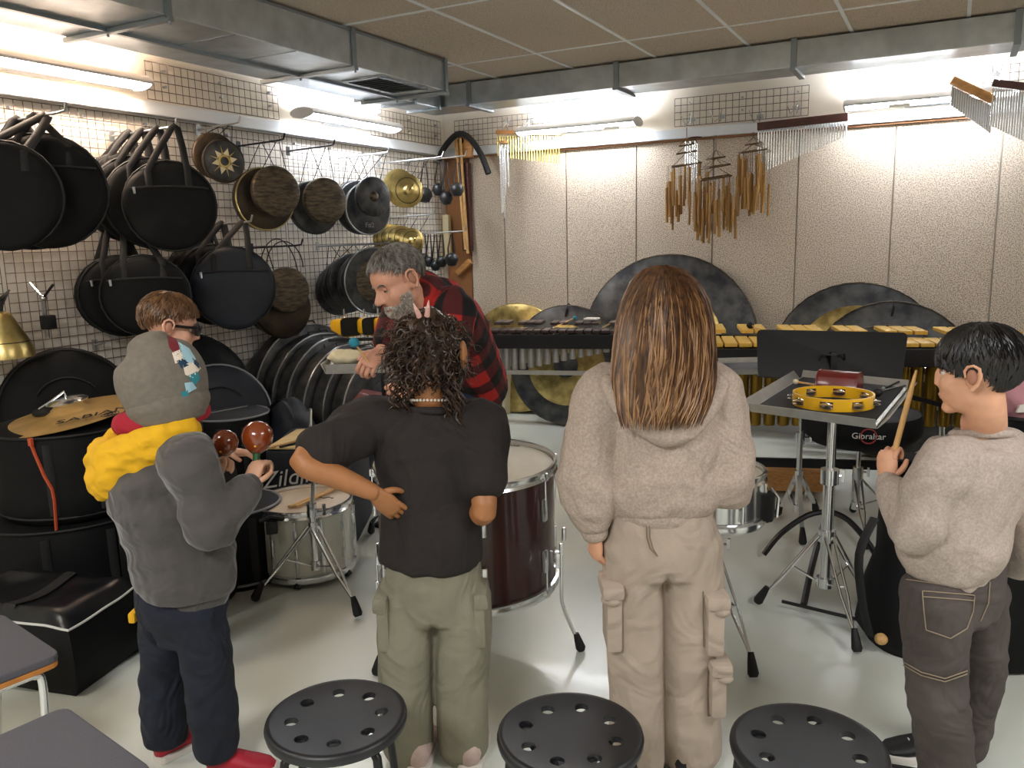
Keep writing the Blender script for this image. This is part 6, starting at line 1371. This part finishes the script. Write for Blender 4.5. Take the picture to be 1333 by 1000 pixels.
w = J['wrL']; d_ = (w-J['elL']).normalized(); band(t, 'cuff', [w-d_*.04, w+d_*.012], [.042, .038], None, None, 'c_heath', .001)
mb = MB(); limb(mb, [H(795, 500, 2.14), H(815, 528, 2.09), H(850, 556, 2.065), H(885, 556, 2.065), H(915, 528, 2.09), H(930, 500, 2.14)], [.035, .04, .045, .045, .04, .035], [.03, .03, .035, .035, .03, .03])
limb(mb, [H(862, 500, 2.09), H(862, 530, 2.075), H(863, 560, 2.065)], [.09, .085, .045], [.035, .035, .025], ref=HR); cloth('hood', mb, 'c_heath', t, amp=.007, fs=(8, 8, 8), seed=33)
mb = MB()
for k, dx in (('L', -4), ('R', 4)):
    a, e, w = J['hip'+k], J['kn'+k], J['an'+k]; f0 = V3((w.x, w.y, .05)); limb(mb, [a, a.lerp(e, .45), e, e.lerp(w, .5), f0], [.083, .083, .078, .080, .090], [.095, .092, .084, .084, .092])
limb(mb, [pel+UP*.12, pel+UP*.03, pel-UP*.08], [.142, .152, .14], [.11, .118, .105], ref=lat, cap=.2)
cargo = cloth('cargo_trousers', mb, 'c_beige', t, amp=.007, fs=(7, 7, 7), seed=35, fn=groove(J, lat))
for (x, y, hd, w_, h_) in ((797, 797, 2.15, .045, .19), (926, 806, 2.13, .05, .17), (930, 888, 2.13, .045, .16)):
    p = H(x, y, hd); MB().box(p, (w_, .12, h_), (HR, HF, UP)).build('cargo_pocket', 'c_beige', t, bevel=.014); MB().box(p+UP*(h_/2-.01)+HR*(.004 if x > 850 else -.004)-HF*.006, (w_+.018, .135, .04), (HR, HF, UP)).build('pocket_flap', 'c_beige', t, bevel=.014)
    MB().ball(p+UP*(h_/2-.035)+HR*(.01 if x > 850 else -.01)-HF*.05, (.03, .02, .018), 12, 8).build('pocket_bow', 'c_beige', t)
for k, dx in (('L', .01), ('R', -.02)): h = J['an'+k]-HF*.085+HR*dx; shoe(t, h, h+HF*.23, .046, 'shoe_b', solem='shoe_w' if k == 'L' else 'shoe_b')
bvc = BVHTree.FromPolygons([v.co+WL[t] for v in cargo.data.vertices], [tuple(p.vertices) for p in cargo.data.polygons])
def stitch(bv, name, pts, m='stitch', r=.0016, off=.002):
    P = []
    for x, y in pts:
        h = bv.ray_cast(O, ray(x, y).normalized(), 6.)
        if h[0]: P.append(h[0]+h[1]*off)
    if len(P) > 2: MB().tube(P, r, 5).build(name, m, t)
def dens(pts, n=5):
    return [(pts[i][0]+(pts[i+1][0]-pts[i][0])*j/n, pts[i][1]+(pts[i+1][1]-pts[i][1])*j/n) for i in range(len(pts)-1) for j in range(n)]+[pts[-1]]
for dx in (0, 4): stitch(bvc, 'seam', dens([(841+dx, 676), (842+dx, 700), (846+dx, 714), (856, 724)]), 'seamk')
stitch(bvc, 'seam', dens([(915, 770), (915, 800), (916, 842)]), 'seamk'); stitch(bvc, 'seam', dens([(921, 868), (920, 900), (921, 932), (936, 928)]), 'seamk')
# long straight hair: surface of levels (pixel half width / centre / height), strands hang along it
lev = [(862, 345, .012, .02), (863, 352, .055, .06), (864, 368, .088, .09), (865, 390, .108, .112), (865, 420, .122, .122), (865, 455, .128, .118), (864, 490, .130, .095), (863, 520, .122, .075), (861, 548, .105, .05)]
def HS(az, f, k=1.):                   # az: 0 = straight at the viewer, f: 0 crown .. 1 tips
    x = min(f, 1.05)*(len(lev)-1); i = min(int(x), len(lev)-2); u = x-i; q = [lev[i][j]+(lev[i+1][j]-lev[i][j])*u for j in range(4)]
    c = H(q[0], q[1], 2.19-.0*f-(.085 if f > .62 else .085*max(0, (f-.3)/.32)))
    if f < .62: c = H(q[0], q[1], 2.19-.06*max(0, (f-.3)/.32))
    else: c = H(q[0], q[1], 2.13-.085*(f-.62)/.38)
    return c+HR*(q[2]*k*math.sin(az))-HF*(q[3]*k*math.cos(az))
a = MB(); NA = 40; NF = 18
for i in range(NF+1):
    f = i/NF*.93
    for j in range(NA):
        az = -PI+2*PI*j/NA; a.v.append(tuple(HS(az, f, .97+.03*noise.noise(V3((az*5, f*2, 1))))+UP*(.02*noise.noise(V3((az*6, 3, 0))) if i == NF else 0)))
a.f = [(i*NA+j, i*NA+(j+1) % NA, (i+1)*NA+(j+1) % NA, (i+1)*NA+j) for i in range(NF) for j in range(NA)]+[tuple(range(NA)), tuple(reversed(range(NF*NA, NF*NA+NA)))]
rnd = random.Random(11)
for i in range(900):
    az = rnd.gauss(0, .85) if i % 3 else rnd.uniform(-2.2, 2.2); f0 = rnd.uniform(.0, .25); f1 = rnd.uniform(.84, 1.04); k0 = rnd.uniform(.985, 1.035); dz = rnd.uniform(-.22, .22); ph = rnd.uniform(0, 6); P = []
    for s_ in range(13):
        g = s_/12; f = f0+(f1-f0)*g; P.append(HS(az*(.75+.25*min(1, f*2.5))+dz*g*g+.03*math.sin(g*7+ph), f, k0+.012*math.sin(g*5+ph)))
    a.tube(P, [.0016]+[.0030]*9+[.0024, .0016, .0005], 3, cap=False)
hair_ = a.build('long_hair', 'hair_long', t, smooth=80); a = MB()
for i in range(170):
    az = rnd.gauss(0, .9); f0 = rnd.uniform(.2, .7); f1 = rnd.uniform(.88, 1.05); k0 = rnd.uniform(1.02, 1.05); dz = rnd.uniform(-.3, .3); ph = rnd.uniform(0, 6)
    a.tube([HS(az*(.75+.25*min(1, f*2.5))+dz*g*g+.04*math.sin(g*6+ph), f, k0+.015*math.sin(g*5+ph)) for g, f in [(s_/11, f0+(f1-f0)*s_/11) for s_ in range(12)]], [.0008]+[.0026]*8+[.002, .0014, .0004], 3, cap=False)
a.build('light_strands', 'hair_lt', hair_, smooth=80)

# ---------------------------------------------------------------- boy on the right with a drum stick
J = jn(head=(1272, 484, 1.98), neck=(1280, 556, 2.02), shR=(1330, 606, 2.10), shL=(1226, 606, 1.94), elR=(1345, 700, 2.05), wrR=(1318, 740, 2.25), elL=(1188, 692, 1.94), wrL=(1155, 626, 2.08),
       hipR=(1268, 768, 2.10), hipL=(1216, 772, 1.97), knR=(1271, 870, 2.13), knL=(1219, 892, 1.97), anR=(1252, 962, 2.18), anL=(1236, 1022, 1.98))
fE = (-HR*.72+HF*.69-UP*.06).normalized(); t = person('boy with short black hair, heather sweater and grey jeans, raising a drum stick', H(1240, 1000, 2.05))
stA, stB = H(1158, 612, 2.10), H(1193, 482, 2.10); sd_ = (stB-stA).normalized()
at, R, F, U = body(t, J, .84, 'skin_l', .225, fE, UP, [(J['wrL'], UP*.9+HR*.05+HF*.25, HR*.75+HF*.65, HR*.5-HF*.6+UP*.4, .135, 1.15), (J['wrR'], HF-UP*.3, HR, UP, .15, .5)], vox=.005, nose=.75)
haircap(t, at, R, F, U, .225, 'hair_blk', [-.02, -.02, -.08, -.30, -.10, -.48, -.78, -.86], n=1300, L=.24, lift=.25, seed=8, grow=1.13, bangs=.03, r=.010)
faceparts(t, at, R, F, U, .225, 'hair_blk')
pel = (J['hipL']+J['hipR'])/2; nk = J['neck']; lat = (J['shR']-J['shL']).normalized(); mb = MB()
limb(mb, [H(1240, 738, 2.02), H(1241, 715, 2.02), H(1246, 670, 2.02), H(1262, 625, 2.02), H(1278, 585, 2.02), nk-UP*.03], [.135, .150, .150, .158, .138, .085], [.105, .12, .12, .118, .105, .075], ref=lat, cap=.2)
for k in 'LR': a, e, w = J['sh'+k], J['el'+k], J['wr'+k]; limb(mb, [nk.lerp(a, .5)-UP*.03, a-UP*.01]+mids(a, e)+[e]+mids(e, w)+[w-(w-e).normalized()*.03], [.06, .07, .062, .056, .050, .040])
cloth('sweater', mb, 'c_heath2', t, amp=.013, fs=(5, 8, 6), seed=41)
band(t, 'hem_band', [H(1240, 746, 2.02), H(1240, 728, 2.02)], [.128, .134], [.100, .104], lat, 'c_heath2', .002)
w = J['wrL']; d_ = (w-J['elL']).normalized(); band(t, 'cuff', [w-d_*.045, w-d_*.002], [.036, .032], None, None, 'c_heath2', .001)
cloth('collar', limb(MB(), [nk-UP*.02+lat*(.064*math.cos(a))+fE*(.060*math.sin(a))-UP*(.006*math.sin(a)) for a in [2*PI*i/12 for i in range(13)]], [.012]*13, k=3, seg=10), 'c_heath2', t, vox=.005, sm=2, amp=.001)
mb = MB()
for k in 'LR': a, e, w = J['hip'+k], J['kn'+k], J['an'+k]; f0 = V3((w.x, w.y, .04)); limb(mb, [a, a.lerp(e, .5), e, e.lerp(w, .5), f0], [.085, .080, .074, .072, .066])
limb(mb, [pel+UP*.10, pel+UP*.01, pel-UP*.06], [.122, .132, .12], [.105, .112, .10], ref=lat, cap=.2)
jeans = cloth('jeans', mb, 'c_gjean', t, amp=.006, fs=(8, 8, 14), seed=43, fn=groove(J, lat))
bvj = BVHTree.FromPolygons([v.co+WL[t] for v in jeans.data.vertices], [tuple(p.vertices) for p in jeans.data.polygons])
stitch(bvj, 'back_pocket', dens([(1201, 770), (1268, 775), (1266, 795), (1258, 818), (1237, 831), (1206, 820), (1203, 795), (1201, 770)]))
stitch(bvj, 'pocket_seam', dens([(1202, 777), (1267, 782)])); stitch(bvj, 'knee_seam', dens([(1177, 862), (1200, 875), (1230, 883), (1258, 873)])); stitch(bvj, 'knee_seam', dens([(1177, 866), (1200, 879), (1230, 887), (1258, 877)]))
stitch(bvj, 'waist_seam', dens([(1180, 755), (1220, 761), (1262, 759), (1295, 752)])); stitch(bvj, 'centre_seam', dens([(1288, 757), (1286, 785), (1276, 808)]))
h = H(1236, 1022, 1.98); h.z = 0; shoe(t, h-fE*.05, h+V3((fE.x, fE.y, 0))*.19, .044, 'shoe_b'); h = J['anR']; shoe(t, h-HR*.02, h+(-HR*.98+HF*.1)*.23, .044, 'shoe_b')
tag(MB().tube([stA-sd_*.05, stA, stA.lerp(stB, .75), stB-sd_*.02, stB], [.0075, .008, .0075, .0045, .003], 10).build('drum_stick', 'stick'), 'wooden drum stick held up in the right boy\'s hand', 'drum stick')

# ---------------------------------------------------------------- bearded man in red plaid leaning over
J = jn(head=(519, 366, 3.04), neck=(558, 388, 3.18), shR=(548, 378, 3.36), shL=(590, 404, 3.06), elR=(518, 408, 3.42), wrR=(497, 456, 3.27), elL=(582, 492, 3.02), wrL=(545, 490, 2.98),
       hipR=(630, 496, 3.66), hipL=(618, 506, 3.52), knR=(612, 640, 3.68), knL=(596, 650, 3.52), anR=(606, 742, 3.72), anL=(585, 752, 3.56))
fM = (-HR*.66-HF*.48-UP*.40).normalized(); uM = (UP-HR*.30-HF*.05)
t = person('bearded man with short grey hair in red plaid shirt, leaning over the tray', H(600, 760, 3.62))
hd_ = H(480, 473, 3.20)-J['wrR']
at, R, F, U = body(t, J, 1.0, 'skin_m', .255, fM, uM, [(J['wrR'], hd_, -UP*.6-HR*.1+HF*.5, -HF*.6-HR*.5, .185, .95), (J['wrL'], -HR*.6-UP*.4, HF, UP, .185, .7)], jaw=1.08, nose=1.12)
hh = .255; haircap(t, at, R, F, U, hh, 'hair_gry', [.62, .52, .34, .06, -.02, -.26, -.50, -.60], n=1100, L=.13, lift=.45, seed=6, grow=1.07, r=.009)
faceparts(t, at, R, F, U, hh, 'hair_gry', eyes=False, earm='skin_m')
# short beard: patch shell over the jaw with stubble strands
rnd = random.Random(3); a = MB(); nA, nV = 26, 9; grid_ = []
for i in range(nA+1):
    az = -1.75+3.5*i/nA; row = []
    for j in range(nV+1):
        v = j/nV; top = -.15 if abs(az) > 1.2 else (-.25 if abs(az) > .5 else -.315); u_ = top+(-.47-top)*v
        k = math.sqrt(max(.05, 1-((u_+.12)/.40)**2)); row.append(at(.285*k*math.sin(az), .10+.315*k*math.cos(az), u_))
    grid_.append(row)
a.v = [tuple(q) for r in grid_ for q in r]; a.f = [(i*(nV+1)+j, (i+1)*(nV+1)+j, (i+1)*(nV+1)+j+1, i*(nV+1)+j+1) for i in range(nA) for j in range(nV)]
for _ in range(700):
    i, j = rnd.randrange(nA), rnd.randrange(nV); p = grid_[i][j].lerp(grid_[i+1][j+1], rnd.random()).lerp(grid_[i+1][j], rnd.random()*.5); d_ = (p-at(0, .08, -.2)).normalized()-U*.7; a.tube([p-d_*.003, p+d_*.006, p+d_*.010], [.0016, .0014, .0004], 3, cap=False)
for s in (-1, 1):
    for _ in range(60): x = s*rnd.uniform(.0, .11); p = at(x, .405-abs(x)*.6, -.215-abs(x)*.25+rnd.uniform(-.012, .012)); a.tube([p, p+(R*s*.3-U*.8+F*.1)*.012], [.0018, .0005], 3, cap=False)
a.build('beard', 'beard', t, smooth=80)
pel = (J['hipL']+J['hipR'])/2; nk = J['neck']; lat = (J['shR']-J['shL']).normalized(); mb = MB(); hl = (J['hipR']-J['hipL']).normalized()
spine = [pel-UP*.0, pel.lerp(nk, .25)+UP*.02, pel.lerp(nk, .55)+UP*.045, pel.lerp(nk, .82)+UP*.035, nk+UP*.0]
limb(mb, spine, [.165, .170, .185, .175, .085], [.120, .130, .135, .12, .08], ref=lat, cap=.2)
for k in 'LR': a_, e, w = J['sh'+k], J['el'+k], J['wr'+k]; limb(mb, [nk.lerp(a_, .5)-UP*.02, a_]+mids(a_, e)+[e]+mids(e, w)+[w-(w-e).normalized()*.03], [.075, .085, .074, .064, .058, .046])
limb(mb, [at(0, -.2, -.52), nk+UP*.012], [.078, .085], [.075, .08])
# plaid follows the cloth: coordinates along and around the nearest limb
sh_ = cloth('plaid_shirt', mb, 'c_dark', t, amp=.008, fs=(7, 7, 9), seed=51, vox=.007)
at_ = sh_.data.attributes.new('cloth_uv', 'FLOAT_VECTOR', 'POINT'); segs = [(spine[i], spine[i+1], lat, .0) for i in range(4)]
for k in 'LR': segs += [(J['sh'+k], J['el'+k], None, 1.), (J['el'+k], J['wr'+k], None, 1.3)]
data = []
ax0 = (nk-pel).normalized(); dp0 = ax0.cross(lat)
for v in sh_.data.vertices:
    p = v.co+WL[t]; best = None
    for i, (A1, B1, l, o_) in enumerate(segs):
        d_ = B1-A1; f = max(0, min(1, (p-A1).dot(d_)/d_.length_squared)); q = A1+d_*f; ds = (p-q).length*(1. if l is not None else 2.0)
        if best is None or ds < best[0]: best = (ds, i, p-q, d_.normalized(), f*d_.length)
    if segs[best[1]][2] is not None: r = p-pel; vv = (math.atan2(r.dot(lat), -r.dot(dp0))*.16, r.dot(ax0), 0)
    else: u_, w_ = perp(best[3]); ang = math.atan2(best[2].dot(u_), best[2].dot(w_)); vv = (ang*.066+1, best[4]+segs[best[1]][3], 0)
    data += vv
at_.data.foreach_set('vector', data)
m = bpy.data.materials.new('red_plaid'); m.use_nodes = True; N = m.node_tree.nodes; L = m.node_tree.links; b = N['Principled BSDF']; b.inputs['Roughness'].default_value = .9
A = N.new('ShaderNodeAttribute'); A.attribute_name = 'cloth_uv'; S = N.new('ShaderNodeSeparateXYZ'); L.new(A.outputs['Vector'], S.inputs[0])
def stripe(sock, per):
    a = N.new('ShaderNodeMath'); a.operation = 'MULTIPLY'; a.inputs[1].default_value = 2*PI/per; L.new(sock, a.inputs[0]); s = N.new('ShaderNodeMath'); s.operation = 'SINE'; L.new(a.outputs[0], s.inputs[0])
    r = N.new('ShaderNodeMapRange'); r.inputs[1].default_value = -.12; r.inputs[2].default_value = .12; L.new(s.outputs[0], r.inputs[0]); return r.outputs[0]
s1, s2 = stripe(S.outputs[0], .12), stripe(S.outputs[1], .12); ad = N.new('ShaderNodeMath'); ad.operation = 'ADD'; L.new(s1, ad.inputs[0]); L.new(s2, ad.inputs[1]); hf = N.new('ShaderNodeMath'); hf.operation = 'MULTIPLY'; hf.inputs[1].default_value = .5; L.new(ad.outputs[0], hf.inputs[0])
rp = N.new('ShaderNodeValToRGB'); rp.color_ramp.elements[0].color = lin('a8211d'); rp.color_ramp.elements[1].color = lin('0d0b0c'); rp.color_ramp.elements[1].position = .95; e_ = rp.color_ramp.elements.new(.5); e_.color = lin('4a1214'); L.new(hf.outputs[0], rp.inputs[0]); L.new(rp.outputs[0], b.inputs['Base Color'])
sh_.data.materials.clear(); sh_.data.materials.append(m)
mb = MB()
for k in 'LR': a_, e, w = J['hip'+k], J['kn'+k], J['an'+k]; limb(mb, [a_+UP*.03, a_.lerp(e, .5), e, e.lerp(w, .5), V3((w.x, w.y, .05))], [.105, .09, .075, .068, .062])
limb(mb, [pel+UP*.05, pel-UP*.05], [.155, .15], [.115, .115], ref=hl); cloth('jeans', mb, 'c_bjean', t, amp=.006, fs=(8, 8, 14), seed=53)
for k in 'LR': h = J['an'+k]; h2 = V3((fM.x, fM.y, 0)).normalized(); shoe(t, h-h2*.06, h+h2*.20, .048, 'shoe_b')
mallet('teal-headed mallet in the bearded man\'s hand', H(481, 474, 3.19), H(461, 446, 3.18), 'teal', r=.022)
